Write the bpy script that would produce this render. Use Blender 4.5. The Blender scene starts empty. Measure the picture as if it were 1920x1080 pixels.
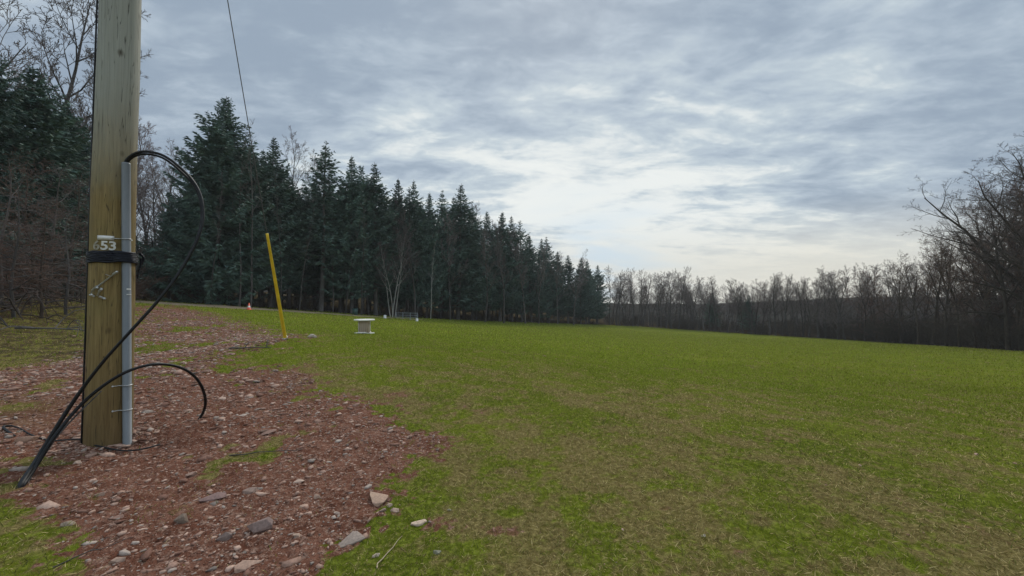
import bpy, math, random
import numpy as np
from mathutils import Vector, Matrix
random.seed(7)
RNG = np.random.default_rng(7)
R = math.radians
scn = bpy.context.scene
col = scn.collection

# ------------------------------------------------------------------ camera
F = 760.0; PITCH = R(1.6); CH = 1.6
cd = bpy.data.cameras.new('camera'); cam = bpy.data.objects.new('camera', cd); col.objects.link(cam)
cd.sensor_width = 36; cd.lens = F / 1920 * 36; cd.clip_start = 0.05; cd.clip_end = 8000
cam.location = (0, 0, CH); cam.rotation_euler = (math.pi / 2 + PITCH, 0, 0)
scn.camera = cam

def ray(px, py):
    a = (px - 960) / F; b = (540 - py) / F
    return np.array((a, math.cos(PITCH) - b * math.sin(PITCH), math.sin(PITCH) + b * math.cos(PITCH)))
def at(px, py, D):
    """point seen at a photo pixel, at distance D along the view axis (ground y)"""
    r = ray(px, py); return np.array((0, 0, CH)) + r * (D / r[1])

# ------------------------------------------------------------------ node helpers
class NT:
    def __init__(s, tree): s.t = tree; tree.nodes.clear()
    def n(s, typ, **kw):
        x = s.t.nodes.new(typ)
        for k, v in kw.items(): setattr(x, k, v)
        return x
    def put(s, sock, v):
        if isinstance(v, bpy.types.NodeSocket): s.t.links.new(v, sock)
        elif v is not None:
            if isinstance(v, (tuple, list)) and sock.type == 'RGBA' and len(v) == 3: v = (*v, 1)
            sock.default_value = v
    def m(s, op, a, b=None, c=None, clamp=False):
        x = s.n('ShaderNodeMath', operation=op, use_clamp=clamp)
        s.put(x.inputs[0], a)
        if b is not None: s.put(x.inputs[1], b)
        if c is not None: s.put(x.inputs[2], c)
        return x.outputs[0]
    def v(s, op, a, b=None, out=0):
        x = s.n('ShaderNodeVectorMath', operation=op)
        s.put(x.inputs[0], a)
        if b is not None:
            s.put(x.inputs[3 if op == 'SCALE' else 1], b)
        return x.outputs[out]
    def mix(s, f, a, b, mode='MIX'):
        x = s.n('ShaderNodeMix', data_type='RGBA', blend_type=mode, clamp_factor=True)
        s.put(x.inputs[0], f); s.put(x.inputs[6], a); s.put(x.inputs[7], b)
        return x.outputs[2]
    def noise(s, vec, scale, detail=4, rough=.5, dist=0., out=0):
        x = s.n('ShaderNodeTexNoise'); s.put(x.inputs['Vector'], vec)
        x.inputs['Scale'].default_value = scale; x.inputs['Detail'].default_value = detail
        x.inputs['Roughness'].default_value = rough; x.inputs['Distortion'].default_value = dist
        return x.outputs[out]
    def rng(s, val, a, b, c=0., d=1., smooth=False):
        x = s.n('ShaderNodeMapRange'); x.interpolation_type = 'SMOOTHSTEP' if smooth else 'LINEAR'
        s.put(x.inputs[0], val)
        for i, q in enumerate((a, b, c, d)): s.put(x.inputs[i + 1], q)
        return x.outputs[0]
    def attr(s, name, out='Fac'):
        x = s.n('ShaderNodeAttribute'); x.attribute_name = name; return x.outputs[out]

# ------------------------------------------------------------------ world: overcast sky
SUN_AZ, SUN_EL = R(6), R(42)          # azimuth measured from +Y towards +X
w = bpy.data.worlds.new('World'); scn.world = w; w.use_nodes = True
N = NT(w.node_tree)
tc = N.n('ShaderNodeTexCoord').outputs['Generated']
sky = N.n('ShaderNodeTexSky'); sky.sky_type = 'NISHITA'; sky.sun_disc = False
sky.sun_elevation = SUN_EL; sky.sun_rotation = SUN_AZ; sky.air_density = 1.2; sky.dust_density = 1.5
sp = N.n('ShaderNodeSeparateXYZ'); N.put(sp.inputs[0], tc)
X, Y, Z = sp.outputs
el = N.m('ADD', N.m('MAXIMUM', Z, 0.0), 0.13)
cx = N.n('ShaderNodeCombineXYZ')
u = N.m('DIVIDE', X, el); v_ = N.m('DIVIDE', Y, el)
# the cloud sheet is rolled into soft bands that run across the view
N.put(cx.inputs[0], N.m('ADD', N.m('MULTIPLY', u, .80), N.m('MULTIPLY', v_, .25)))
N.put(cx.inputs[1], N.m('SUBTRACT', N.m('MULTIPLY', v_, 1.25), N.m('MULTIPLY', u, .18)))
N.put(cx.inputs[2], 3.7)
P = cx.outputs[0]
nA = N.noise(P, .62, 3, .5, .3)
nB = N.noise(P, 2.9, 5, .57, .4)
nC = N.noise(P, 10.0, 5, .6, .3)
dens = N.m('ADD', N.m('MULTIPLY', nA, .42), N.m('ADD', N.m('MULTIPLY', nB, .42), N.m('MULTIPLY', nC, .16)))
def lobe(px, py, k, asym=1.0):
    r = ray(px, py); r = r / np.linalg.norm(r)
    d = N.v('DOT_PRODUCT', tc, tuple(r), out=1)
    return N.m('EXPONENT', N.m('MULTIPLY', N.m('SUBTRACT', d, 1.0), k))
glow = N.m('MULTIPLY', lobe(940, 350, 12), .125)
glow = N.m('ADD', glow, N.m('MULTIPLY', lobe(1300, 455, 16), .16))
glow = N.m('ADD', glow, N.m('MULTIPLY', lobe(640, 260, 40), .09))
glow = N.m('SUBTRACT', glow, N.m('MULTIPLY', lobe(860, 110, 14), .06))
glow = N.m('SUBTRACT', glow, N.m('MULTIPLY', lobe(1350, 330, 40), .04))
glow = N.m('SUBTRACT', glow, N.m('MULTIPLY', lobe(330, 60, 25), .06))
glow = N.m('ADD', glow, N.m('MULTIPLY', lobe(1250, 40, 12), .03))
b = N.rng(N.m('ADD', dens, glow), .44, .71, 0, 1, True)
ramp = N.n('ShaderNodeValToRGB'); N.put(ramp.inputs[0], b)
e = ramp.color_ramp.elements
e[0].position = 0; e[0].color = (2.4, 3.0, 3.75, 1)
e[1].position = 1; e[1].color = (6.7, 6.95, 6.8, 1)
x_ = e.new(.35); x_.color = (3.4, 4.05, 4.75, 1)
x_ = e.new(.65); x_.color = (4.3, 4.95, 5.4, 1)
# thin pale veil low over the horizon
low = N.m('MULTIPLY', N.rng(Z, .03, .21, 1, 0, True), N.rng(Y, .2, .8, .5, .9))
veil = N.mix(N.rng(X, -.2, .6, 0, 1), (4.9, 5.4, 5.7), (6.6, 6.3, 5.4))
c1 = N.mix(low, ramp.outputs[0], veil)
# clear sky showing through the thinnest part of the sheet
c2 = N.mix(N.m('MULTIPLY', N.rng(nA, .5, .62, 0, 1, True), N.m('MULTIPLY', lobe(1130, 495, 90), .6)), c1, (4.2, 5.6, 6.9))
c3 = N.mix(.03, c2, sky.outputs[0])
zen = N.m('MAXIMUM', N.rng(Z, .66, .9, 1, 2.3, True), N.rng(Y, 0, -.5, 1, 1.5, True))     # overcast is brightest overhead; extra boost there and behind camera added to light ground
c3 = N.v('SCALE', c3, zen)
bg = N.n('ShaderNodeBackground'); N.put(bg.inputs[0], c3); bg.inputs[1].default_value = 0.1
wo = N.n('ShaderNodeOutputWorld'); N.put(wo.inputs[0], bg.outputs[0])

sd = bpy.data.lights.new('sun', 'SUN'); so = bpy.data.objects.new('sun', sd); col.objects.link(so)
sd.energy = 1.5; sd.angle = R(10); sd.color = (1, .95, .87)
sdir = Vector((math.sin(SUN_AZ) * math.cos(SUN_EL), math.cos(SUN_AZ) * math.cos(SUN_EL), math.sin(SUN_EL)))
so.rotation_euler = sdir.to_track_quat('Z', 'Y').to_euler()
scn.view_settings.view_transform = 'Standard'; scn.view_settings.look = 'None'
scn.view_settings.exposure = 0.36; scn.view_settings.gamma = 1
scn.cycles.max_bounces = 5; scn.cycles.diffuse_bounces = 3; scn.cycles.transparent_max_bounces = 4

# ------------------------------------------------------------------ mesh helpers
def link(name, me, mat=None, parent=None, smooth=False):
    if mat: me.materials.append(mat)
    if smooth: me.polygons.foreach_set('use_smooth', np.ones(len(me.polygons), bool))
    o = bpy.data.objects.new(name, me); col.objects.link(o)
    if parent: o.parent = parent
    return o
def mesh_np(name, verts, faces, attrs=None):
    """faces: list of int arrays (n,3) or (n,4)"""
    me = bpy.data.meshes.new(name)
    verts = np.asarray(verts, np.float32); me.vertices.add(len(verts)); me.vertices.foreach_set('co', verts.ravel())
    faces = [np.asarray(f, np.int32) for f in faces if len(f)]
    tot = sum(f.size for f in faces); nf = sum(len(f) for f in faces)
    me.loops.add(tot); me.polygons.add(nf)
    me.loops.foreach_set('vertex_index', np.concatenate([f.ravel() for f in faces]))
    cnt = np.concatenate([np.full(len(f), f.shape[1], np.int32) for f in faces])
    me.polygons.foreach_set('loop_start', np.concatenate(([0], np.cumsum(cnt)[:-1])).astype(np.int32))
    for k, val in (attrs or {}).items():
        val = np.asarray(val, np.float32)
        if val.ndim == 1:
            a = me.attributes.new(k, 'FLOAT', 'POINT'); a.data.foreach_set('value', val)
        else:
            a = me.attributes.new(k, 'FLOAT_COLOR', 'POINT')
            a.data.foreach_set('color', np.concatenate((val, np.ones((len(val), 1), np.float32)), 1).ravel())
    me.update(calc_edges=True)
    return me
class MB:
    """collects shapes into one mesh"""
    def __init__(s): s.v = []; s.f3 = []; s.f4 = []; s.n = 0
    def add(s, v, f3=(), f4=()):
        v = np.asarray(v, float).reshape(-1, 3)
        if len(f3): s.f3.append(np.asarray(f3, int) + s.n)
        if len(f4): s.f4.append(np.asarray(f4, int) + s.n)
        s.v.append(v); s.n += len(v)
    def tubes(s, pts, rad, k=6, cap=True):
        """pts (B,n,3), rad (B,n): B tubes at once"""
        pts = np.asarray(pts, float); rad = np.asarray(rad, float)
        if pts.ndim == 2: pts = pts[None]; rad = rad[None]
        B, n, _ = pts.shape
        t = np.gradient(pts, axis=1); t /= np.linalg.norm(t, axis=2, keepdims=True) + 1e-9
        main = t.mean(1); ref = np.where(np.abs(main[:, 2:3]) > .8, np.array([[1., 0, 0]]), np.array([[0, 0, 1.]]))
        ref = np.repeat(ref[:, None], n, 1)
        a = np.cross(t, ref); a /= np.linalg.norm(a, axis=2, keepdims=True) + 1e-9
        bb = np.cross(t, a)
        ang = np.arange(k) * 2 * math.pi / k
        V = pts[:, :, None] + rad[:, :, None, None] * (a[:, :, None] * np.cos(ang)[None, None, :, None] + bb[:, :, None] * np.sin(ang)[None, None, :, None])
        idx = np.arange(B * n * k).reshape(B, n, k)
        i0 = idx[:, :-1]; i1 = idx[:, 1:]
        q = np.stack((i0, np.roll(i0, -1, 2), np.roll(i1, -1, 2), i1), -1).reshape(-1, 4)
        f3 = []
        V = V.reshape(-1, 3)
        if cap:
            c = np.concatenate((pts[:, 0], pts[:, -1])); base = len(V)
            V = np.concatenate((V, c))
            for r_, off in ((idx[:, 0], 0), (idx[:, -1], B)):
                ci = np.repeat((base + off + np.arange(B))[:, None], k, 1)
                f3.append(np.stack((r_, np.roll(r_, -1, 1), ci), -1).reshape(-1, 3))
            f3 = np.concatenate(f3)
        s.add(V, f3, q)
    def box(s, c, half, rot=None):
        v = np.array([(x, y, z) for x in (-1, 1) for y in (-1, 1) for z in (-1, 1)], float) * np.array(half)
        if rot is not None: v = v @ np.asarray(rot).T
        s.add(v + np.array(c), f4=[(0, 1, 3, 2), (4, 6, 7, 5), (0, 4, 5, 1), (2, 3, 7, 6), (0, 2, 6, 4), (1, 5, 7, 3)])
    def mesh(s, name, attrs=None):
        return mesh_np(name, np.concatenate(s.v), [np.concatenate(s.f3) if s.f3 else [], np.concatenate(s.f4) if s.f4 else []], attrs)
    def obj(s, name, mat, parent=None, smooth=False):
        return link(name, s.mesh(name), mat, parent, smooth)
def tag(o, label=None, cat=None, group=None, kind=None):
    if label: o['label'] = label
    if cat: o['category'] = cat
    if group: o['group'] = group
    if kind: o['kind'] = kind
    return o
def empty(name, loc, label, cat, group=None, rz=0, sc=1):
    o = bpy.data.objects.new(name, None); col.objects.link(o); o.empty_display_size = .2
    o.location = tuple(loc); o.rotation_euler = (0, 0, rz); o.scale = (sc, sc, sc) if np.isscalar(sc) else sc
    return tag(o, label, cat, group)
def bez(pts, n=60):
    """smooth curve through points (Catmull-Rom, centripetal-ish)"""
    p = np.asarray(pts, float); d = np.r_[0, np.cumsum(np.sqrt(np.linalg.norm(np.diff(p, axis=0), axis=1)))]
    t = np.linspace(0, d[-1], n); m = np.gradient(p, d, axis=0)
    i = np.clip(np.searchsorted(d, t, side='right') - 1, 0, len(p) - 2); h = (d[i + 1] - d[i]); s = ((t - d[i]) / h)[:, None]; h = h[:, None]
    return (2 * s**3 - 3 * s**2 + 1) * p[i] + (s**3 - 2 * s**2 + s) * h * m[i] + (-2 * s**3 + 3 * s**2) * p[i + 1] + (s**3 - s**2) * h * m[i + 1]

_T = RNG.random((6, 256, 256))
def vn(x, y, s=0):
    x = np.asarray(x, float); y = np.asarray(y, float)
    xi = np.floor(x).astype(int); yi = np.floor(y).astype(int); fx = x - xi; fy = y - yi
    fx = fx * fx * (3 - 2 * fx); fy = fy * fy * (3 - 2 * fy); T = _T[s % 6]
    g = lambda a, b_: T[(a) & 255, (b_) & 255]
    return (g(xi, yi) * (1 - fx) + g(xi + 1, yi) * fx) * (1 - fy) + (g(xi, yi + 1) * (1 - fx) + g(xi + 1, yi + 1) * fx) * fy
def fbm(x, y, f=1., o=4, s=0):
    r = 0; a = .5; tot = 0
    for k in range(o):
        r = r + a * vn(x * f + 17.3 * k, y * f - 9.1 * k, s + k); tot += a; a *= .55; f *= 2.03
    return r / tot
def sst(x, a, b_):
    t = np.clip((x - a) / (b_ - a), 0, 1); return t * t * (3 - 2 * t)

# ------------------------------------------------------------------ terrain
# (photo column, photo row of the field's far edge, distance)
EDGE = [(-300, 556, 12), (0, 553, 22), (100, 556, 29), (250, 563, 36), (415, 572, 41), (500, 578, 45), (600, 585, 51), (700, 592, 57), (800, 597, 67),
        (900, 602, 80), (1000, 605, 98), (1130, 609, 128), (1200, 612, 136), (1300, 619, 126), (1400, 626, 110), (1500, 632, 97),
        (1600, 638, 85), (1700, 645, 72), (1800, 651, 60), (1900, 658, 50), (2100, 668, 38), (2500, 690, 26)]
ctrl = [at(*e_) for e_ in EDGE]
ctrl += [np.array(c, float) for c in [(0, 0, 0), (-4.3, 4.3, 0), (3, 3, -.05), (-4, -3, 0), (5, -6, -.3), (0, 8, .02), (-2, -15, 0), (30, -20, -2), (-30, -20, 1.2), (-9, 6, .35)]]
ctrl += [at(535, 637, 12), at(683, 627, 15.5), at(1250, 700, 12.5), at(1800, 760, 8.5), at(960, 650, 19), at(40, 680, 9.5), at(60, 610, 15), at(330, 610, 17),
         at(1300, 650, 45), at(1700, 690, 24)]
for e_ in EDGE[3:]:
    p = at(*e_); q = p * 1.7; q[2] = p[2] + (.8 if e_[0] < 1100 else -2.5); ctrl.append(q)
ctrl = np.array(ctrl)
def tps(r): return r * r * np.log(r + 1e-9)
_n = len(ctrl); _D = np.linalg.norm(ctrl[:, None, :2] - ctrl[None, :, :2], axis=2)
_A = np.zeros((_n + 3, _n + 3)); _A[:_n, :_n] = tps(_D) + np.eye(_n) * .6; _A[:_n, _n] = 1; _A[:_n, _n + 1:] = ctrl[:, :2]; _A[_n, :_n] = 1; _A[_n + 1:, :_n] = ctrl[:, :2].T
_W = np.linalg.solve(_A, np.r_[ctrl[:, 2], 0, 0, 0])
def hbase(x, y):
    x = np.atleast_1d(np.asarray(x, float)); y = np.atleast_1d(np.asarray(y, float)); out = np.empty_like(x)
    for i in range(0, len(x), 60000):
        a = x[i:i + 60000]; b_ = y[i:i + 60000]
        r = np.hypot(a[:, None] - ctrl[None, :, 0], b_[:, None] - ctrl[None, :, 1])
        z = tps(r) @ _W[:_n] + _W[_n] + _W[_n + 1] * a + _W[_n + 2] * b_
        k = sst(np.hypot(a, b_ - 60), 130, 240)
        out[i:i + 60000] = z * (1 - k) + (-11.) * k
    return out
def ground_px(px, py):
    r = ray(px, py); D = np.exp(np.linspace(math.log(1.2), math.log(260), 900)); p = np.array((0, 0, CH)) + r[None] * (D / r[1])[:, None]
    under = p[:, 2] < hbase(p[:, 0], p[:, 1]); i = int(np.argmax(under)) if under.any() else 899
    return p[i]
_ea = np.array([math.atan2(at(*e_)[0], at(*e_)[1]) for e_ in EDGE]); _er = np.array([np.hypot(*at(*e_)[:2]) for e_ in EDGE])
def beyond(x, y):
    """metres past the field's edge (negative: on the field)"""
    a = np.arctan2(x, y); r = np.hypot(x, y)
    return r - np.interp(a, _ea, _er, left=_er[0] + 4, right=_er[-1])

def sdpoly(x, y, poly):
    poly = np.array(poly); d = np.full(x.shape, 1e9); ins = np.zeros(x.shape, bool); m = len(poly)
    for i in range(m):
        a = poly[i]; b_ = poly[(i + 1) % m]; e_ = b_ - a
        t = np.clip(((x - a[0]) * e_[0] + (y - a[1]) * e_[1]) / (e_ @ e_ + 1e-9), 0, 1)
        d = np.minimum(d, np.hypot(x - a[0] - t * e_[0], y - a[1] - t * e_[1]))
        c = ((a[1] <= y) & (b_[1] > y)) | ((b_[1] <= y) & (a[1] > y))
        ins ^= c & (x < a[0] + (y - a[1]) / (e_[1] if e_[1] else 1e-9) * e_[0])
    return np.where(ins, -d, d)
G2 = lambda lst: [ground_px(*p)[:2] for p in lst]
DIRT = G2([(-500, 1500), (-500, 720), (0, 694), (110, 672), (160, 650), (210, 600), (250, 573), (330, 573), (400, 588), (445, 600), (490, 613), (565, 628), (575, 640), (500, 652),
           (445, 664), (425, 690), (520, 684), (600, 700), (610, 732), (720, 757), (780, 790), (842, 830), (815, 862), (785, 900), (805, 930), (795, 965), (815, 990),
           (700, 1015), (640, 1050), (610, 1090), (560, 1500)])
LAWN1 = G2([(-500, 1500), (-500, 950), (0, 940), (60, 958), (130, 988), (110, 1030), (70, 1062), (180, 1090), (150, 1400)])
def ell(px, py, rx, ry, amp):
    c = ground_px(px, py); a = ground_px(px, py - ry); b_ = ground_px(px, py + ry); return (c[0], c[1], rx * c[1] / F, abs(a[1] - b_[1]) / 2 + .02, amp)
PATCH = [ell(*q) for q in [(880, 775, 70, 16, .62), (1000, 722, 60, 8, .55), (1120, 758, 50, 12, .5), (1190, 925, 60, 26, .55), (1400, 1050, 60, 25, .8), (640, 680, 60, 8, .5),
                           (730, 742, 60, 12, .6), (570, 632, 40, 6, .8), (940, 1010, 70, 60, .5), (1160, 985, 40, 30, .45), (1300, 860, 70, 18, .4), (870, 1000, 50, 60, .45), (1480, 870, 60, 15, .35),
                           (330, 650, 70, 10, -.35), (20, 765, 60, 12, -.8), (320, 965, 50, 14, -.6), (280, 655, 30, 8, -.5), (60, 720, 60, 14, .3), (420, 910, 60, 20, -.2),
                           (1250, 800, 60, 20, .3), (1050, 830, 60, 12, .35)]]
ROAD = np.array([at(a, 560, d)[:2] for a, d in [(-150, 19), (40, 26), (160, 29.5), (250, 32.5), (400, 37), (500, 41), (600, 46.5), (700, 53), (780, 60)]])
TRACKS = [np.array(G2(q)) for q in ([(1500, 1120), (1400, 1050), (1190, 930), (1040, 840), (890, 775), (700, 742), (560, 690)], [(2000, 1060), (1500, 870), (1250, 790), (1110, 755), (1000, 722), (820, 700)])]
PX0 = ground_px(202, 842)[:2] * 1.03
def masks(x, y):
    n1 = fbm(x, y, 1.1, 4, 1) - .5; n2 = fbm(x, y, 4.5, 4, 3) - .5
    d = sdpoly(x, y, DIRT); d2 = sdpoly(x, y, LAWN1)
    nr = np.hypot(x, y)
    sc = np.clip(nr / 9, .3, 2.2)
    n3 = fbm(x, y, 19, 3, 5) - .5
    dirt = sst(-d / sc + n1 * 1.5 + n2 * 1.6 + n3 * 1.2, -.42, .42) * sst(d2 / sc + n1 * .7 + n2 * .9 + n3 * .8, -.25, .25)
    dirt = dirt * (1 - .75 * sst(n1 + n2 * .7, .10, .24) * (np.abs(d) < 6))
    bare = np.zeros(x.shape)
    for (a, b_, rx, ry, am) in PATCH:
        q = np.exp(-(((x - a) / rx) ** 2 + ((y - b_) / ry) ** 2)) * am
        if am > 0: bare = np.maximum(bare, np.clip(q * (1.0 + 2.4 * n2 + 1.5 * n1 + n3), 0, 1))
        else: dirt = np.clip(dirt + q * (1 + 3 * n2), 0, 1)
    # scattered bare spots where the near turf is worn
    worn = sst(fbm(x, y, 1.0, 5, 4), .50, .66) * sst(nr, 22, 5) * .75 * sst(n2 + n3 * .6, -.06, .16)
    bare = np.maximum(bare, worn * .8)
    for tr_ in TRACKS:
        td = np.full(x.shape, 1e9)
        for i in range(len(tr_) - 1):
            a = tr_[i]; e_ = tr_[i + 1] - a; t = np.clip(((x - a[0]) * e_[0] + (y - a[1]) * e_[1]) / (e_ @ e_), 0, 1)
            td = np.minimum(td, np.hypot(x - a[0] - t * e_[0], y - a[1] - t * e_[1]))
        bare = np.maximum(bare, sst(td + n1 * .35 + n2 * .3, .34, .08) * (.45 + .9 * n1 + .9 * n2 + .1))
    soil = dirt.copy(); dirt = np.maximum(dirt, .62 * sst(bare + n3 * .5, .45, .95))
    rd = np.full(x.shape, 1e9)
    for i in range(len(ROAD) - 1):
        a = ROAD[i]; e_ = ROAD[i + 1] - a; t = np.clip(((x - a[0]) * e_[0] + (y - a[1]) * e_[1]) / (e_ @ e_), 0, 1)
        wd = 3.1 - 2.2 * sst(i + t, 4, 8)
        rd = np.minimum(rd, np.hypot(x - a[0] - t * e_[0], y - a[1] - t * e_[1]) - wd)
    road = sst(-rd + n1 * 1.2, -.4, .4)
    bey = beyond(x, y) + n1 * 5
    litter = sst(bey, -1.5, 1.5)
    litter = np.maximum(litter, sst(x / np.maximum(y, .5), -.97, -1.08) * sst(y, 7, 11) * np.clip(.58 + n2 * 1.5 + n3, 0, .85) * (1 - road))
    dry = np.clip(.15 + .37 * sst(nr, 13, 3.5) + .26 * sst(x, 4, 13) * sst(nr, 45, 12) + (fbm(x * 1.5 + y * .5, y * .9 - x * .2, 1.25, 5, 2) - .5) * 1.5 + n2 * 1.6 + n3 * 1.1 - .10 * sst(nr, 10, 24), 0, 1)
    dry = np.clip(dry + bare * .75 + .75 * sst(x / np.maximum(y, .5), -.95, -1.1) * sst(y, 4, 7), .10, .84)
    return dirt, road, litter, dry
def detail(x, y, dirt):
    z = (fbm(x, y, .45, 3, 5) - .5) * .10 * sst(np.hypot(x, y), 1, 8)
    z += (fbm(x, y, 5, 4, 2) - .5) * (.016 + .05 * dirt)
    z += np.abs(fbm(x, y, 16, 3, 0) - .5) * (.022 + .028 * dirt)
    # spoil heap and hollow beside the pole
    z += .10 * np.exp(-(((x + 4.1) / .7) ** 2 + ((y - 5.15) / .45) ** 2)) - .07 * np.exp(-(((x + 3.85) / .35) ** 2 + ((y - 4.45) / .2) ** 2))
    z += .035 * np.exp(-((np.hypot(x - PX0[0], y - PX0[1]) - .21) / .09) ** 2)
    return z
def height(x, y):
    x = np.atleast_1d(np.asarray(x, float)); y = np.atleast_1d(np.asarray(y, float))
    return hbase(x, y) + detail(x, y, masks(x, y)[0])
hz = lambda x, y: float(height(x, y)[0])

ang = np.radians(np.r_[np.linspace(-180, -64, 60, endpoint=False), np.linspace(-64, 64, 900), np.linspace(64, 180, 60, endpoint=False)[1:]])
rad = np.r_[[0.02, .5, 1.0, 1.4], np.exp(np.linspace(math.log(1.7), math.log(30), 640)), np.exp(np.linspace(math.log(30.3), math.log(320), 220)), np.exp(np.linspace(math.log(340), math.log(700), 10))]
A_, R_ = np.meshgrid(ang, rad); gx = (R_ * np.sin(A_)).ravel(); gy = (R_ * np.cos(A_)).ravel()
dirt, road, litter, dry = masks(gx, gy)
gz = hbase(gx, gy) + detail(gx, gy, dirt)
na = len(ang); nr_ = len(rad); idx = np.arange(na * nr_).reshape(nr_, na)
i0 = idx[:-1]; i1 = idx[1:]
gq = np.stack((i0, i1, np.roll(i1, -1, 1), np.roll(i0, -1, 1)), -1).reshape(-1, 4)
gme = mesh_np('ground', np.stack((gx, gy, gz), 1), [gq], {'dirt': dirt, 'road': road, 'litter': litter, 'dry': dry})

def new_mat(name):
    m = bpy.data.materials.new(name); m.use_nodes = True; n = NT(m.node_tree)
    out = n.n('ShaderNodeOutputMaterial'); b_ = n.n('ShaderNodeBsdfPrincipled'); n.put(out.inputs[0], b_.outputs[0])
    b_.inputs['Specular IOR Level'].default_value = .3
    return m, n, b_
def simple(name, c1, c2, scale=6, rough=.85, bump=0., stretch=None, detail=5, metal=0., spec=.3, objrand=0.):
    m, n, b_ = new_mat(name)
    pos = n.n('ShaderNodeTexCoord').outputs['Object']
    if stretch: pos = n.v('MULTIPLY', pos, stretch)
    f = n.noise(pos, scale, detail, .6); f2 = n.rng(f, .3, .7)
    c = n.mix(f2, c1, c2)
    if objrand:
        oi = n.n('ShaderNodeObjectInfo').outputs['Random']
        hs = n.n('ShaderNodeHueSaturation'); n.put(hs.inputs['Color'], c); n.put(hs.inputs['Value'], n.rng(oi, 0, 1, 1 - objrand, 1 + objrand)); n.put(hs.inputs['Hue'], n.rng(n.m('FRACT', n.m('MULTIPLY', oi, 7.3)), 0, 1, .485, .515))
        c = hs.outputs[0]
    n.put(b_.inputs['Base Color'], c); b_.inputs['Roughness'].default_value = rough; b_.inputs['Metallic'].default_value = metal
    b_.inputs['Specular IOR Level'].default_value = spec
    if bump:
        bp = n.n('ShaderNodeBump'); bp.inputs['Strength'].default_value = bump; bp.inputs['Distance'].default_value = .02; n.put(bp.inputs['Height'], f); n.put(b_.inputs['Normal'], bp.outputs[0])
    return m

gm, n, b_ = new_mat('ground_mat')
pos = n.n('ShaderNodeNewGeometry').outputs['Position']
a_d, a_r, a_l, a_y = (n.attr(k) for k in ('dirt', 'road', 'litter', 'dry'))
f_big = n.noise(pos, .35, 5, .6); f_mid = n.noise(pos, 3.2, 6, .65); f_fin = n.noise(pos, 22, 6, .7); f_vf = n.noise(pos, 90, 4, .7)
gr = n.mix(n.rng(f_big, .35, .65), (.060, .085, .004), (.115, .140, .008))
gr = n.mix(n.rng(f_fin, .45, .70), gr, (.23, .27, .03))
gr = n.mix(n.m('MULTIPLY', n.rng(f_vf, .52, .66), .55), gr, (.03, .05, .01))
straw = n.mix(n.rng(f_fin, .35, .65), (.10, .068, .026), (.28, .21, .09))
straw = n.mix(n.rng(f_vf, .5, .68), straw, (.06, .042, .018))
dryf = n.rng(n.m('ADD', a_y, n.m('MULTIPLY', n.m('SUBTRACT', f_mid, .5), 1.5)), .25, .85)
c = n.mix(n.rng(dryf, 0, 1, .12, .85), gr, straw)
di = n.mix(n.rng(f_mid, .3, .7), (.105, .038, .022), (.24, .112, .074))
di = n.mix(n.rng(f_fin, .5, .72), di, (.40, .26, .19))
di = n.mix(n.m('MULTIPLY', n.rng(f_vf, .50, .62), .75), di, (.035, .015, .010))  # dark flecks painted in as shaded gaps between clods
di = n.mix(n.m('MULTIPLY', n.rng(f_big, .55, .7), .4), di, (.13, .10, .05))
dirtf = n.rng(n.m('ADD', a_d, n.m('MULTIPLY', n.m('SUBTRACT', f_fin, .5), 1.1)), .32, .68)
c = n.mix(dirtf, c, di)
lit = n.mix(n.rng(f_fin, .35, .65), (.035, .025, .014), (.11, .075, .042))
lit = n.mix(n.m('MULTIPLY', n.rng(f_mid, .5, .65), .5), lit, (.045, .06, .015))
c = n.mix(n.rng(n.m('ADD', a_l, n.m('MULTIPLY', n.m('SUBTRACT', f_mid, .5), .7)), .3, .7), c, lit)
c = n.mix(n.rng(n.m('ADD', a_r, n.m('MULTIPLY', n.m('SUBTRACT', f_mid, .5), .5)), .3, .7), c, n.mix(f_fin, (.24, .17, .10), (.36, .28, .18)))
n.put(b_.inputs['Base Color'], c); b_.inputs['Roughness'].default_value = 1; b_.inputs['Specular IOR Level'].default_value = 0
bp = n.n('ShaderNodeBump'); bp.inputs['Strength'].default_value = .8; bp.inputs['Distance'].default_value = .03
n.put(bp.inputs['Height'], n.m('ADD', f_fin, n.m('MULTIPLY', f_vf, .4))); n.put(b_.inputs['Normal'], bp.outputs[0])
tag(link('ground', gme, gm, smooth=True), kind='structure')

# far wooded ridge beyond the valley
rx = np.linspace(-500, 900, 900); prof = np.linspace(0, 1, 60)
PX, PT = np.meshgrid(rx, prof)
ry = 185 + PT * 150 + .00018 * PX ** 2 + 12 * np.sin(PX / 90)
ridge_px = 960 + F * PX / (ry)
top = np.interp(ridge_px, [-500, 300, 900, 1140, 1300, 1400, 1540, 1650, 1900, 3000], [14, 12, 4, -3.4, -4.4, -2.5, .6, 1.2, 2.5, 5])
env = np.sin(np.clip(PT, 0, 1) * math.pi * .5)
rz = -12 + (top + 12 + 1.6) * env + (fbm(PX, ry, .25, 4, 2) - .5) * 2.6 * env + (fbm(PX, ry, .02, 3, 1) - .5) * 2 * env
idr = np.arange(PX.size).reshape(PX.shape)
hq = np.stack((idr[:-1, :-1], idr[:-1, 1:], idr[1:, 1:], idr[1:, :-1]), -1).reshape(-1, 4)
hm = simple('ridge_mat', (.010, .009, .006), (.032, .027, .020), .5, 1, detail=8, spec=0)
tag(link('hill', mesh_np('hill', np.stack((PX.ravel(), ry.ravel(), rz.ravel()), 1), [hq]), hm), kind='structure')

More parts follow.
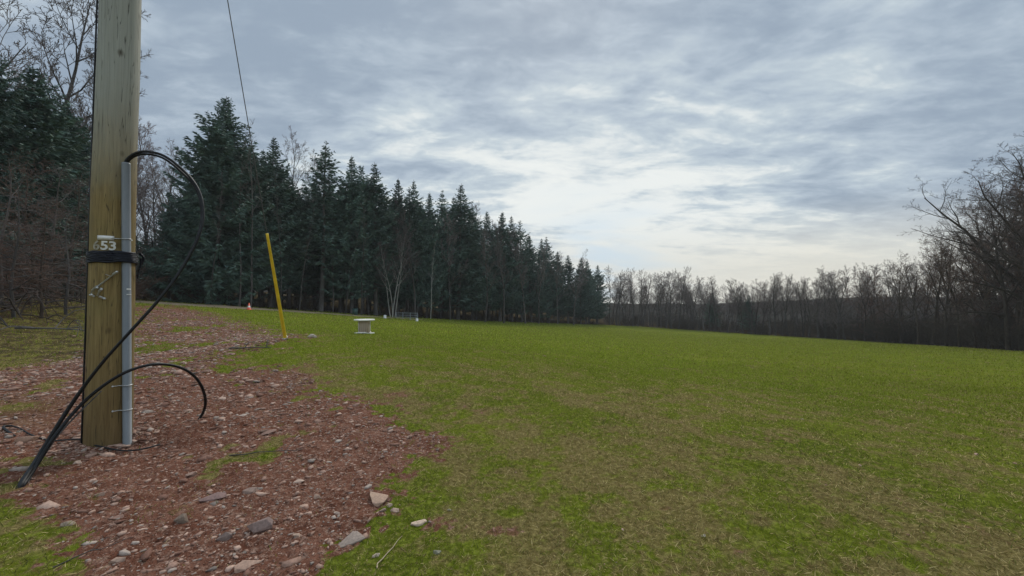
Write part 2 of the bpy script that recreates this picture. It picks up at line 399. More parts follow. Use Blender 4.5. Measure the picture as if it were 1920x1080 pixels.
# ------------------------------------------------------------------ grass blades and gravel (nobody could count them)
def sample_wedge(nn, r0, r1, p=1.0, amax=56):
    r = (RNG.random(nn) * (r1 ** p - r0 ** p) + r0 ** p) ** (1 / p); a = np.radians(RNG.uniform(-amax, amax, nn)); return r * np.sin(a), r * np.cos(a)
def blades(nn, r0, r1, hgt, wid, p, name, label, smax=3.0):
    x, y = sample_wedge(nn, r0, r1, p)
    q_ = RNG.random(nn) < sst(np.hypot(x, y), r1, r1 * .7) * (sst(np.hypot(x, y), r0 * .9, r0 * 1.4) if r0 > 5 else 1); x, y = x[q_], y[q_]
    d, rd, lt, dr = masks(x, y)
    dens = (1 - d) * (1 - rd) * (1 - .9 * lt)
    keep = RNG.random(len(x)) < np.maximum(dens, .035 * (1 - rd)) * (.35 + .65 * vn(x * 7, y * 7, 2))
    x, y, d, dr = x[keep], y[keep], d[keep], dr[keep]; m = len(x)
    z = hbase(x, y) + detail(x, y, d)
    isdry = RNG.random(m) < np.clip(dr * .72 + .14 + .16 * sst(np.hypot(x, y), 11, 5), 0, .80) * (1 - .45 * sst(np.hypot(x, y), 9, 26))
    r = np.hypot(x, y); sc = np.clip(r / 5, .75, smax) ** .8
    h = hgt * RNG.uniform(.35, 1.15, m) * (.65 + .7 * fbm(x, y, 1.5, 3, 3)) * np.where(isdry, .62, 1.0)
    wdt = wid * RNG.uniform(.6, 1.4, m) * sc
    th = RNG.uniform(0, 2 * math.pi, m); lean = np.where(isdry, RNG.uniform(.6, 2.4, m), RNG.uniform(.1, 1.0, m))
    la = RNG.uniform(0, 2 * math.pi, m)
    hv = h * sc ** .3
    base = np.stack((x, y, z - .004), 1); side = np.stack((np.cos(th), np.sin(th), 0 * th), 1) * wdt[:, None]
    up = np.stack((np.cos(la) * lean * hv, np.sin(la) * lean * hv, hv), 1)
    V = np.stack((base - side, base + side, base + up * .55 + side * .7, base + up * np.array((1.1, 1.1, .92))), 1)
    V = V.reshape(-1, 3); k = np.arange(m) * 4
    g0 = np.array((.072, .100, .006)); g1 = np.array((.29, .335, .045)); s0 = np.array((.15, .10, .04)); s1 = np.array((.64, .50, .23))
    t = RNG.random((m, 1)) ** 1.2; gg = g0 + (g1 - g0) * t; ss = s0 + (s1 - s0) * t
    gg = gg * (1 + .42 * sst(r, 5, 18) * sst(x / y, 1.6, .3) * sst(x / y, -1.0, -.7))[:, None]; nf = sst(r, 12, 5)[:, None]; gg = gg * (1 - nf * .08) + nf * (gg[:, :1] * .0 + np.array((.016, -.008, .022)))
    warm = sst(x, 6, 20)[:, None] * .3
    gg = gg * (1 - warm) + np.array((.24, .23, .03)) * warm
    ss = ss * (.85 + .3 * t); C = np.where(isdry[:, None], ss * (1 - .3 * sst(r, 6, 20))[:, None], gg)
    C = np.repeat(C, 4, 0)
    me = mesh_np(name, V, [np.stack((k, k + 1, k + 2), 1), np.stack((k, k + 2, k + 3), 1)], {'tint': C})
    o = link(name, me, blade_mat); tag(o, label, 'grass', kind='stuff'); return o
blade_mat, n, b_ = new_mat('blade_mat')
cc = n.attr('tint', 'Color'); n.put(b_.inputs['Base Color'], cc); b_.inputs['Roughness'].default_value = .8; b_.inputs['Specular IOR Level'].default_value = 0
tr = n.n('ShaderNodeBsdfTranslucent'); n.put(tr.inputs[0], cc); ms = n.n('ShaderNodeMixShader'); ms.inputs[0].default_value = .3
n.put(ms.inputs[1], b_.outputs[0]); n.put(ms.inputs[2], tr.outputs[0]); n.put([q for q in n.t.nodes if q.type == 'OUTPUT_MATERIAL'][0].inputs[0], ms.outputs[0])
blades(820000, 1.6, 26, .042, .0024, .95, 'grass', 'short mottled green and straw coloured grass of the near field')
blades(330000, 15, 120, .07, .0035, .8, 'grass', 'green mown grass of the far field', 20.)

def stone_batch(px_, py_, size, flat, seed):
    """low angular stones; returns verts (n,14,3) using a jittered cuboctahedron-like block"""
    rg = np.random.default_rng(seed); m = len(px_)
    t = np.array([(x, y, z) for x in (-1, 1) for y in (-1, 1) for z in (-1, 1)], float) * .62
    t = np.concatenate((t, np.array([(1, 0, 0), (-1, 0, 0), (0, 1, 0), (0, -1, 0), (0, 0, .8), (0, 0, -.8)]) * .95))
    V = t[None] * rg.uniform(.55, 1.25, (m, 14, 1)) + rg.normal(0, .10, (m, 14, 3))
    s = size[:, None] * np.stack((rg.uniform(.8, 1.7, m), rg.uniform(.6, 1.0, m), flat * rg.uniform(.6, 1.2, m)), 1)
    V = V * s[:, None]
    a = rg.uniform(0, 2 * math.pi, m); tl = rg.normal(0, .25, m)
    y2 = V[..., 1] * np.cos(tl)[:, None] - V[..., 2] * np.sin(tl)[:, None]; z2 = V[..., 1] * np.sin(tl)[:, None] + V[..., 2] * np.cos(tl)[:, None]
    x3 = V[..., 0] * np.cos(a)[:, None] - y2 * np.sin(a)[:, None]; y3 = V[..., 0] * np.sin(a)[:, None] + y2 * np.cos(a)[:, None]
    return np.stack((x3, y3, z2), -1), s[:, 2]
# faces: corner ids 0..7 = (x,y,z) bits; 8:+x 9:-x 10:+y 11:-y 12:+z 13:-z
def cf(c, ring): return [(c, ring[i], ring[(i + 1) % 4]) for i in range(4)]
SF = cf(8, (4, 6, 7, 5)) + cf(9, (0, 1, 3, 2)) + cf(10, (2, 3, 7, 6)) + cf(11, (0, 4, 5, 1)) + cf(12, (1, 5, 7, 3)) + cf(13, (0, 2, 6, 4))
SF = np.array(SF)
BASE = ground_px(202, 842)[:2] * 1.03
nn = 420000
x, y = sample_wedge(nn, 1.8, 34, .8); d, rd, lt, dr = masks(x, y)
keep = RNG.random(nn) < (sst(d, .66, .97) * (.25 + 1.1 * fbm(x, y, 1.6, 3, 1)) + .0012) * (x < 9)
x, y = x[keep][:115000], y[keep][:115000]; qa = RNG.uniform(0, 6.28, 1500); qr = .19 + np.abs(RNG.normal(0, .13, 1500)); x = np.r_[x, -4.4 + 0 * qr]; y = np.r_[y, 4.4 + 0 * qr]; x[-1500:] = BASE[0] + qr * np.cos(qa); y[-1500:] = BASE[1] + qr * np.sin(qa); m = len(x); r = np.hypot(x, y)
size = np.minimum(.0043 * np.exp(RNG.normal(0, .74, m)) * np.clip(r / 4, 1, 3.5), .06)
V, zt = stone_batch(x, y, size, .5, 3); z = hbase(x, y) + detail(x, y, masks(x, y)[0])
V += np.stack((x, y, z + zt * .08), 1)[:, None]
sc_a = np.array((.18, .085, .055)); sc_b = np.array((.50, .33, .245)); sc_c = np.array((.30, .235, .19))
t = RNG.random((m, 1)) ** 1.6; C = sc_a + (sc_b - sc_a) * t; gsel = RNG.random(m) < .14; C[gsel] = sc_c * RNG.uniform(.6, 1.4, (gsel.sum(), 1))
F3 = (SF[None] + (np.arange(m) * 14)[:, None, None]).reshape(-1, 3)
stone_mat, n, b_ = new_mat('stone_mat')
cc = n.attr('tint', 'Color'); pp = n.n('ShaderNodeTexCoord').outputs['Object']; fx = n.noise(pp, 60, 4, .6)
n.put(b_.inputs['Base Color'], n.mix(1.0, cc, n.mix(n.rng(fx, .3, .7), (.7, .7, .7), (1.2, 1.2, 1.2)), 'MULTIPLY')); b_.inputs['Roughness'].default_value = .8
tag(link('gravel', mesh_np('gravel', V.reshape(-1, 3), [F3], {'tint': np.repeat(C, 14, 0)}), stone_mat), 'small reddish shale chips strewn over the bare soil', 'gravel', kind='stuff')

# single rocks one can point to: (px, py, width px, colour, flatness, yaw, label)
ROCKS = [
 (786, 984, 32, (.46, .38, .31), .32, .2, 'pale tan angular rock at the grass edge, nearest the lawn'),
 (655, 1015, 62, (.25, .215, .195), .22, .5, 'large flat grey shale slab lying by the grass edge'),
 (703, 938, 50, (.36, .26, .20), .22, -.3, 'flat tan slab half buried in soil above the grey slab'),
 (466, 1060, 46, (.36, .25, .20), .35, .7, 'pinkish angular rock cut by the bottom edge of the photo'),
 (486, 998, 46, (.20, .15, .14), .5, .5, 'long rounded brown rock lying in the gravel'),
 (420, 1014, 26, (.17, .13, .12), .6, .2, 'round dark brown rock beside the long rounded rock'),
 (398, 936, 44, (.19, .13, .125), .35, .5, 'dull purple brown rock leaning out of the soil'),
 (342, 977, 32, (.16, .125, .10), .6, 0, 'dark rounded rock with green grass beside it'),
 (468, 925, 26, (.27, .20, .17), .5, .3, 'small grey pink rock between the pole and the slabs'),
 (560, 1008, 22, (.37, .28, .23), .5, -.2, 'small pale pointed rock left of the grey slab'),
 (560, 902, 20, (.42, .33, .28), .4, .1, 'little pale flat stone on the packed soil'),
 (630, 963, 14, (.45, .36, .31), .6, .4, 'tiny pale cube shaped stone in the soil'),
 (358, 893, 18, (.33, .23, .19), .6, .3, 'small pink rock right of the pole foot'),
 (219, 974, 26, (.25, .16, .13), .5, .1, 'reddish flat rock below the cable end'),
 (128, 984, 22, (.29, .24, .19), .6, .2, 'grey rock at the tip of the small lawn patch'),
 (187, 932, 16, (.36, .27, .22), .6, .1, 'light brown stone below the pole'),
 (148, 872, 18, (.40, .31, .26), .5, .0, 'pale stone right of the leaning cable foot'),
 (50, 828, 30, (.30, .20, .15), .45, .1, 'tan rock under the crossing of the cables at the left'),
 (223, 1058, 24, (.30, .22, .18), .45, .1, 'buff rock low in the photo left of centre gravel'),
 (585, 633, 17, (.40, .37, .33), .6, .0, 'pale grey rock beside the yellow guard foot'),
 (820, 1038, 16, (.21, .22, .17), .6, .0, 'mossy grey rock lying in the grass'),
 (843, 958, 10, (.33, .34, .26), .6, .0, 'small greenish grey stone in the grass'),
 (705, 1045, 14, (.50, .43, .36), .6, .3, 'small cream stone beside the broken stick'),
 (715, 958, 18, (.33, .26, .23), .6, .3, 'grey stone in the little pile under the tan slab'),
 (730, 950, 13, (.42, .33, .28), .6, .3, 'pale pink stone topmost in the little pile'),
 (740, 962, 20, (.40, .30, .25), .45, -.3, 'pale wedge shaped stone right in the little pile'),
 (418, 750, 14, (.48, .36, .30), .6, .3, 'pale pink rock right of the cable loop'),
 (505, 815, 26, (.26, .17, .14), .3, .2, 'flat reddish slab behind the packed soil'),
 (1320, 1005, 12, (.46, .42, .34), .5, .2, 'white chip of stone in the worn grass'),
 (596, 935, 14, (.36, .27, .22), .6, .2, 'brown pink stone on packed soil left of the tan slab')]
def rock(px, py, wpx, c, flat, yaw, label):
    import bmesh
    p = ground_px(px, py); wd = wpx * p[1] / F / 2
    bm = bmesh.new(); rg = random.Random(int(px * 7 + py))
    pts = []
    for k in range(15):
        v = Vector((rg.gauss(0, 1), rg.gauss(0, 1), rg.gauss(0, 1))).normalized()
        q = max(abs(v.x), abs(v.y) * 1.05, abs(v.z)); v = v / (q ** .8)
        bm.verts.new((v.x * wd * rg.uniform(.9, 1.05), v.y * wd * .62 * rg.uniform(.85, 1.1), v.z * wd * flat * rg.uniform(.85, 1.05)))
    r_ = bmesh.ops.convex_hull(bm, input=bm.verts); bmesh.ops.delete(bm, geom=[g for g in r_['geom_interior'] if isinstance(g, bmesh.types.BMVert)], context='VERTS')
    bmesh.ops.bevel(bm, geom=bm.edges[:], offset=wd * .035, segments=1, affect='EDGES', clamp_overlap=True)
    me = bpy.data.meshes.new('rock'); bm.to_mesh(me); bm.free()
    at_ = me.attributes.new('tint', 'FLOAT_COLOR', 'POINT')
    at_.data.foreach_set('color', np.tile(np.array((c[0] * 1.08, c[1] * .97, c[2] * .86, 1), np.float32), len(me.vertices)))
    o = link('rock', me, stone_mat); o.location = (p[0], p[1], hz(p[0], p[1]) + wd * flat * .22); o.rotation_euler = (rg.uniform(-.12, .12), rg.uniform(-.12, .12), yaw + rg.uniform(-.1, .1))
    tag(o, label, 'rock', 'rocks on the bare soil')
for q in ROCKS: rock(*q)

# ------------------------------------------------------------------ utility pole
wood, n, b_ = new_mat('pole_wood')
pp = n.n('ShaderNodeTexCoord').outputs['Object']
g1 = n.noise(n.v('MULTIPLY', pp, (1, 1, .05)), 38, 5, .65); g2 = n.noise(pp, 1.6, 4, .6); g3 = n.noise(n.v('MULTIPLY', pp, (1, 1, .02)), 140, 3, .6)
c = n.mix(n.rng(g1, .3, .7), (.150, .098, .032), (.29, .205, .078)); c = n.mix(n.m('MULTIPLY', n.rng(g2, .5, .7), .5), c, (.17, .15, .05)); c = n.mix(n.m('MULTIPLY', n.rng(g3, .56, .64), .5), c, (.05, .033, .012))
sz = n.n('ShaderNodeSeparateXYZ'); n.put(sz.inputs[0], pp)
c = n.mix(n.rng(n.m('ADD', sz.outputs[2], n.m('MULTIPLY', g2, .9)), 3.1, 4.4), c, n.mix(g1, (.24, .235, .19), (.37, .365, .31)))  # paler grey up the shaft: lens flare veil painted into the wood colour
c = n.mix(n.m('MULTIPLY', n.rng(sz.outputs[2], 1.1, 0, 0, 1), .6), c, n.mix(g1, (.085, .05, .022), (.16, .10, .045)))
g4 = n.noise(n.v('MULTIPLY', pp, (1, 1, .035)), 30, 2, .4); crk = n.rng(n.m('ABSOLUTE', n.m('SUBTRACT', g4, .5)), .0, .012, 1, 0)
c = n.mix(n.m('MULTIPLY', crk, .8), c, (.02, .013, .006))
kn = n.n('ShaderNodeTexVoronoi'); n.put(kn.inputs['Vector'], n.v('MULTIPLY', pp, (1, 1, .6))); kn.inputs['Scale'].default_value = 3.1
c = n.mix(n.rng(kn.outputs['Distance'], .05, .11, .85, 0), c, (.045, .026, .010))   # dark knots
n.put(b_.inputs['Base Color'], c); b_.inputs['Roughness'].default_value = .75
bp = n.n('ShaderNodeBump'); bp.inputs['Strength'].default_value = .5; bp.inputs['Distance'].default_value = .006; n.put(bp.inputs['Height'], n.m('SUBTRACT', n.m('ADD', g1, g3), crk)); n.put(b_.inputs['Normal'], bp.outputs[0])
black = simple('black_rubber', (.004, .004, .004), (.013, .012, .012), 18, .5, bump=.2, spec=.3)
pvc = simple('grey_pvc', (.12, .13, .133), (.19, .20, .205), 9, .45, spec=.45, stretch=(1, 1, .2))
galv = simple('galvanised_metal', (.42, .42, .40), (.62, .62, .59), 30, .4, metal=.6, spec=.5)
white = simple('white_print', (.62, .61, .56), (.75, .73, .68), 30, .6)
pb = ground_px(202, 842); PC = np.array((pb[0] * 1.03, pb[1] * 1.03, 0)); PC[2] = hz(PC[0], PC[1])
fr = np.array((-PC[0], -PC[1], 0)); fr /= np.linalg.norm(fr); rt = np.array((-fr[1], fr[0], 0)); zz = np.array((0, 0, 1.))
DPC = PC[1]
R0 = 47 * DPC / F * math.cos(math.atan2(abs(PC[0]), PC[1])) * .99
def prad(z): return R0 - .0043 * (z + .0)
def onpole(phi, z, off=0.):
    """point in pole-local coordinates"""
    r = prad(z) + off; return np.array((0, 0, z)) + r * (math.cos(phi) * fr + math.sin(phi) * rt)
def zat(py, D=None): return at(200, py, D or (DPC - .13))[2] - PC[2]
pole = empty('utility_pole', PC, 'tall round wooden utility pole with grey conduit and number 653', 'utility pole')
mb = MB(); zs = np.linspace(-.6, 11.4, 40); mb.tubes(np.stack((0 * zs + .004 * np.sin(zs * 1.7), .004 * np.cos(zs * 1.3), zs), 1), prad(zs) + .0015 * np.sin(zs * 5), 40); mb.obj('shaft', wood, pole, True)
mb = MB(); zs = np.linspace(-.3, 10.5, 220); ph = -1.52 + .025 * np.sin(zs * 1.3) + .02 * np.sin(zs * 4.1)
mb.tubes(np.array([onpole(a, b__, .005) for a, b__ in zip(ph, zs)]), np.full(220, .0085), 6)
mb.obj('ground_wire', black, pole, True)
def phi_px(px, z0, off=0.):
    lo = -1.5; hi = 1.5
    for _ in range(30):
        mid = (lo + hi) / 2; w_ = onpole(mid, z0, off) + PC
        dy_ = w_[1] * math.cos(PITCH) + (w_[2] - CH) * math.sin(PITCH)
        if 960 + F * w_[0] / dy_ < px: lo = mid
        else: hi = mid
    return lo
CR = .0385; ctop = zat(303)
PH0, PH1 = phi_px(238, zat(800), CR), phi_px(236, zat(320), CR)     # it runs a little out of line with the shaft
def phc(z): return PH0 + (PH1 - PH0) * (z - zat(800)) / (zat(320) - zat(800))
def onc(z, off): return onpole(phc(z), z, off)
cond = MB(); zs = np.array([-.3, ctop - .02, ctop - .004, ctop]); cond.tubes(np.array([onc(z_, CR + .004) for z_ in zs]), np.array([CR, CR, CR * .97, CR * .8]), 24)
cond = cond.obj('conduit', pvc, pole, True)
for p_ in cond.data.polygons: p_.use_smooth = abs(p_.normal.z) < .5
for py in (447, 725, 772):
    z0 = zat(py); s_ = MB()
    arc = [onpole(a, z0, .0045) for a in np.linspace(phc(z0) - .5, phc(z0) - .24, 6)]
    c0 = onc(z0, CR + .004); ax = (onc(z0, 1) - onc(z0, 0)); tx = np.cross(zz, ax)
    arc += [c0 + (CR + .004) * (math.cos(q) * tx * -1 + math.sin(q) * ax) for q in np.linspace(.0, math.pi, 14)]
    arc += [onpole(a, z0, .0045) for a in np.linspace(phc(z0) + .24, phc(z0) + .45, 5)]
    arc = np.array(arc); 
    s_.tubes(arc, np.full(len(arc), .0045), 6); s_.tubes(np.array([arc[0], arc[0] + .02 * fr]) - .01 * fr, np.array([.009, .009]), 8)
    s_.obj('strap', galv, cond, True)
# coupling print
for py, hgt, segs in ((542, .018, ((-.55, .5),)), (552, .010, ((-.55, .6),))):
    mb = MB()
    z0 = zat(py); c0 = onc(z0, CR + .004); ax = onc(z0, 1) - onc(z0, 0); tx = np.cross(zz, ax)
    for a0, a1 in segs:
        qs = np.linspace(a0, a1, 8); lo = [c0 + (CR + .0012) * (math.cos(q) * ax + math.sin(q) * tx) for q in qs]
        V = np.concatenate((lo - hgt / 2 * zz, lo + hgt / 2 * zz)); k = len(qs)
        mb.add(V, f4=[(i, i + 1, i + 1 + k, i + k) for i in range(k - 1)])
    mb.obj('printed_marking', white, cond)
# black tape band
tape = simple('black_tape', (.002, .002, .004), (.010, .012, .024), 14, .5, .6, stretch=(1, 1, 5), spec=.3)
mb = MB()
rg = random.Random(4)
for i in range(9):
    z0 = zat(482) + (i - 4) * .0125; qs = np.linspace(-math.pi, math.pi, 73); pts = []
    for q in qs:
        dq = (q - phc(z0)); rr = prad(z0) + .008 + .004 * rg.random()
        # the band bulges out over the conduit
        bulge = max(0, 1 - (abs(dq) / .42) ** 2) ** .6 * (2 * CR)
        pts.append(np.array((0, 0, z0 + .006 * math.sin(q * 2 + i) + .004 * math.sin(q * 7 + i))) + (rr + bulge) * (math.cos(q) * fr + math.sin(q) * rt))
    mb.tubes(np.array(pts), np.full(len(pts), .0115), 8, False)
mb.tubes(bez([onpole(1.25, zat(480), .05), onpole(1.3, zat(490), .05), onpole(1.32, zat(505), .03), onpole(1.34, zat(520), .02)], 12), np.linspace(.012, .006, 12), 6)
mb.tubes(bez([onpole(1.22, zat(470), .04), onpole(1.32, zat(478), .07), onpole(1.38, zat(492), .05)], 10), np.linspace(.014, .01, 10), 6)
mb.obj('tape_band', tape, pole, True)
# tags
def pp_(px, py, off):
    """point just off the shaft seen at a photo pixel"""
    z0 = zat(py); return onpole(phi_px(px, z0, off), z0, off)
def pole_panel(phi0, phi1, z0, z1, thick, name, mat, parent=pole):
    mb = MB(); qs = np.linspace(phi0, phi1, 9); k = 9
    inn = [onpole(q, z0, .001) for q in qs] + [onpole(q, z1, .001) for q in qs]; out = [onpole(q, z0, thick) for q in qs] + [onpole(q, z1, thick) for q in qs]
    V = inn + out; f = []
    o_ = 2 * k
    for i in range(k - 1): f += [(o_ + i, o_ + i + 1, o_ + k + i + 1, o_ + k + i), (i, i + 1, o_ + i + 1, o_ + i), (k + i, o_ + k + i, o_ + k + i + 1, k + i + 1)]
    f += [(0, o_, o_ + k, k), (k - 1, 2 * k - 1, o_ + 2 * k - 1, o_ + k - 1)]
    mb.add(V, f4=f); return mb.obj(name, mat, parent)
tagmat = simple('tag_aluminium', (.50, .47, .43), (.68, .65, .60), 25, .45, metal=.2)
pole_panel(phi_px(184, zat(447)), phi_px(214, zat(447)), zat(451), zat(443), .010, 'number_plate', tagmat)
digmat = simple('digit_white', (.52, .50, .45), (.72, .70, .64), 40, .55)
digold = simple('digit_worn', (.20, .17, .11), (.38, .35, .28), 40, .7)
def digit(ch, phi, zc, size, mat):
    cu = bpy.data.curves.new('digit', 'FONT'); cu.body = ch; cu.size = size; cu.extrude = .003; cu.offset = size * .022; cu.align_x = 'CENTER'; cu.align_y = 'CENTER'
    o = bpy.data.objects.new('tmp', cu); col.objects.link(o); dg = bpy.context.evaluated_depsgraph_get(); dg.update()
    me = bpy.data.meshes.new_from_object(o.evaluated_get(dg)); bpy.data.objects.remove(o)
    me.name = 'number_digit'; co = np.empty(len(me.vertices) * 3, np.float32); me.vertices.foreach_get('co', co); co = co.reshape(-1, 3)
    # wrap round the shaft
    out = np.array([onpole(phi + x_ / prad(zc), zc + y_, .006 + z_) for x_, y_, z_ in co], np.float32)
    me.vertices.foreach_set('co', out.ravel()); me.update(); me.materials.clear(); link('number_digit', me, mat, pole)
ds = abs(zat(450) - zat(473)) * .98
for ch_, px_, mt_ in (('6', 181.5, digold), ('5', 196, digmat), ('3', 211, digmat)): digit(ch_, phi_px(px_, zat(462)), zat(462), ds, mt_)
# hardware: slanting rod with fittings, and short bolts
fit = MB()
pairs = [((219, 510), (180, 540), .012), ((219, 510), (212, 515), .020), ((182, 537), (173, 545), .017), ((190, 540), (186, 547), .019), ((168, 553), (177, 556), .015), ((186, 556), (196, 560), .018), ((186, 547), (182, 555), .011), ((173, 545), (170, 552), .009), ((198, 515), (206, 518), .008)]
for (a, b__, r_) in pairs:
    A1 = pp_(*a, .028); B1 = pp_(*b__, .028); fit.tubes(np.array([A1, B1]), np.array([r_, r_]) * .62, 10)
for a in ((219, 510), (182, 540), (190, 543), (172, 553), (196, 560)):
    fit.tubes(np.array([pp_(*a, -.01), pp_(*a, .045)]), np.array([.006, .006]), 8); fit.tubes(np.array([pp_(*a, .032), pp_(*a, .044)]), np.array([.013, .013]), 6)
fit.obj('bolted_bracket', galv, pole)

# ------------------------------------------------------------------ cables
def cable_pts(lst, lift=0.):
    return np.array([at(a, b__, d_) + np.array((0, 0, lift)) for a, b__, d_ in lst])
def gd(px, py): return ground_px(px, py)[1]
D0 = DPC
ca = empty('service_cable', at(35, 915, gd(35, 915)), 'pair of black cables arching from the conduit top down past the pole to the ground', 'cable')
def child_tube(pts, r, name, mat, par, k=8, nseg=110):
    c_ = bez(pts, nseg) - np.array(par.location); mb = MB(); rr = np.interp(np.linspace(0, 1, nseg), np.linspace(0, 1, len(r)), r); mb.tubes(c_, rr, k); return mb.obj(name, mat, par, True)
ctw = PC + onc(ctop, CR + .004)
path = [(262, 285, D0 - .08), (300, 289, D0), (340, 316, D0 + .05), (370, 352, D0 + .08), (381, 395, D0 + .05), (374, 440, D0 - .02), (340, 506, D0 - .12), (298, 562, D0 - .25), (242, 624, D0 - .38), (192, 680, D0 - .45),
        (150, 735, D0 - .5), (110, 795, D0 - .58), (70, 860, D0 - .72), (36, 914, gd(36, 916))]
p1 = np.concatenate(([ctw - (0, 0, .12), ctw + (0, 0, .02)], cable_pts(path)))
p1 = np.concatenate((p1, [p1[-1] + (-.02, -.01, -.07)]))
child_tube(p1, [.014, .014, .014, .014, .015, .018, .021], 'cable_strand', black, ca)
p2 = p1.copy(); off = np.linspace(0, 1, len(p2))[:, None]
p2[3:, 0] -= .032 * np.sin(np.linspace(.3, 3.1, len(p2) - 3)); p2[3:, 2] -= .02 * np.sin(np.linspace(.2, 2.9, len(p2) - 3)); p2[:, 1] += .012; p2[-1] += (.05, .03, 0)
p2[:2, 0] += .012; p2[2:5, 2] -= .022
child_tube(p2, [.012, .012, .012, .013, .014, .017], 'cable_strand', black, ca)
cb = empty('looped_cable', at(45, 908, gd(45, 912)), 'black cable rising from the soil, crossing the pole foot and curling round to its right', 'cable')
lp = [(42, 912, gd(42, 914)), (66, 876, D0 - .78), (100, 822, D0 - .66), (145, 766, D0 - .5), (190, 726, D0 - .4), (240, 696, D0 - .3), (290, 683, D0 - .1), (335, 688, D0 + .12), (366, 707, D0 + .32), (383, 738, D0 + .48), (383, 768, D0 + .6), (370, 790, gd(372, 800)), (354, 803, gd(354, 803))]
lpp = cable_pts(lp); lpp = np.concatenate(([lpp[0] + (-.02, 0, -.06)], lpp, [lpp[-1] + (-.05, .02, -.07)]))
child_tube(lpp, [.018, .016, .015, .015, .016, .015], 'cable_strand', black, cb)
lp2 = [(50, 906, gd(50, 908)), (72, 870, D0 - .70), (104, 822, D0 - .62), (120, 803, D0 - .55), (150, 772, D0 - .47), (190, 733, D0 - .38)]
child_tube(cable_pts(lp2), [.010, .009, .005], 'frayed_strand', simple('dull_sheath', (.05, .05, .05), (.14, .13, .12), 20, .5), cb, nseg=40)
gcab = []
for px, py in ((22, 806), (34, 807), (60, 818), (100, 830), (150, 838), (180, 845), (240, 847), (275, 842), (300, 835)):
    q = ground_px(px, py); gcab.append((q[0], q[1], max(hz(q[0], q[1]) + .022, q[2] + .010)))
o0 = MB(); gc = bez(gcab, 80); o0.tubes(gc, np.full(80, .0085), 8)
q = ground_px(28, 820); o0.tubes(bez([gcab[0], (gcab[0][0] - .03, gcab[0][1] - .05, gcab[0][2] + .01), (q[0], q[1], q[2] + .01)], 12), np.full(12, .012), 8)
tag(o0.obj('loose_cable', black, None, True), 'thin dark cable lying on the soil across the foot of the pole', 'cable')

# ------------------------------------------------------------------ guy wire with yellow guard
ga = ground_px(535, 637); ga = at(535, 637, min(ga[1], 13.0)); ga[2] = hz(ga[0], ga[1])
gtop = PC + np.array((0.12, .1, 10.7))
guy = empty('guy_wire', ga, 'yellow guarded guy wire leaning up from the soil towards the pole top', 'guy wire')
dv = gtop - ga; L_ = np.linalg.norm(dv); dvn = dv / L_
mb = MB(); ts = np.linspace(0, 1, 30)[:, None]; pts = dv * ts + np.array((0, 0, -.12)) * np.sin(ts * math.pi); mb.tubes(pts, np.full(30, .0085), 6); mb.obj('wire', simple('steel_strand', (.12, .125, .13), (.2, .2, .21), 40, .5, metal=.5), guy, True)
# find the guard's length so that its top stands at the photographed row
best = min(np.linspace(.05, .6, 600), key=lambda s_: abs((lambda w_: (math.cos(PITCH) * (w_[2] - CH) - math.sin(PITCH) * w_[1]) / (w_[1] * math.cos(PITCH)))(ga + dv * s_) - (540 - 431) / F))
mb = MB(); gl = np.linspace(.006, best, 26)[:, None]; gp = dv * gl + np.array((0, 0, -.12)) * np.sin(gl * math.pi)
mb.tubes(gp, np.interp(np.linspace(0, 1, 26), [0, .5, 1], [.050, .042, .031]), 12)
yel, n, b_ = new_mat('yellow_guard'); f = n.noise(n.n('ShaderNodeTexCoord').outputs['Object'], 2.5, 5, .6)
n.put(b_.inputs['Base Color'], n.mix(n.rng(f, .35, .7), (.90, .62, .04), (.66, .43, .03))); b_.inputs['Roughness'].default_value = .45
mb.obj('guard', yel, guy, True)
mb = MB(); mb.tubes(np.array([(0, 0, -.25), dvn * .12]), np.array([.03, .03]), 8); qs = np.linspace(0, 2 * math.pi, 16)
mb.tubes(np.stack((.05 * np.cos(qs), 0 * qs, .06 + .05 * np.sin(qs)), 1), np.full(16, .014), 6); mb.obj('anchor_eye', galv, guy, True)

# ------------------------------------------------------------------ cable reel used as a table
rp = ground_px(683, 626); rp[2] = hz(rp[0], rp[1]); PXM = rp[1] / F
reel = empty('cable_reel', rp, 'pale wooden cable reel standing on end on the lawn', 'cable reel', rz=.35)
pale = simple('pale_timber', (.70, .66, .56), (.86, .83, .75), 9, .8, .3, stretch=(.3, 3, 1)); brown = simple('reel_core', (.34, .26, .19), (.52, .42, .32), 18, .85, .3, stretch=(3, 3, .2))
rr_ = 18.5 * PXM; hh = 27 * PXM; th_ = .05
def disc(r_, z0, z1, nseg=40, gapn=7):
    """round flange sawn from parallel boards"""
    mb = MB(); bw = 2 * r_ / gapn
    for i in range(gapn):
        y0 = -r_ + i * bw + .004; y1 = y0 + bw - .008; ys = np.linspace(y0, y1, 5); xs = np.sqrt(np.maximum(r_ * r_ - ys ** 2, 1e-4))
        ring = [(x_, y_) for x_, y_ in zip(xs, ys)] + [(-x_, y_) for x_, y_ in zip(xs[::-1], ys[::-1])]; k = len(ring)
        V = [(a, b__, z0) for a, b__ in ring] + [(a, b__, z1) for a, b__ in ring]; c0 = len(V)
        V += [(0, (y0 + y1) / 2, z0), (0, (y0 + y1) / 2, z1)]
        f4 = [(j, (j + 1) % k, k + (j + 1) % k, k + j) for j in range(k)]; f3 = [((j + 1) % k, j, c0) for j in range(k)] + [(k + j, k + (j + 1) % k, c0 + 1) for j in range(k)]
        mb.add(V, f3, f4)
    return mb
disc(rr_, hh - th_, hh).obj('top_flange', pale, reel)
mb = MB(); rd_ = rr_ * .50
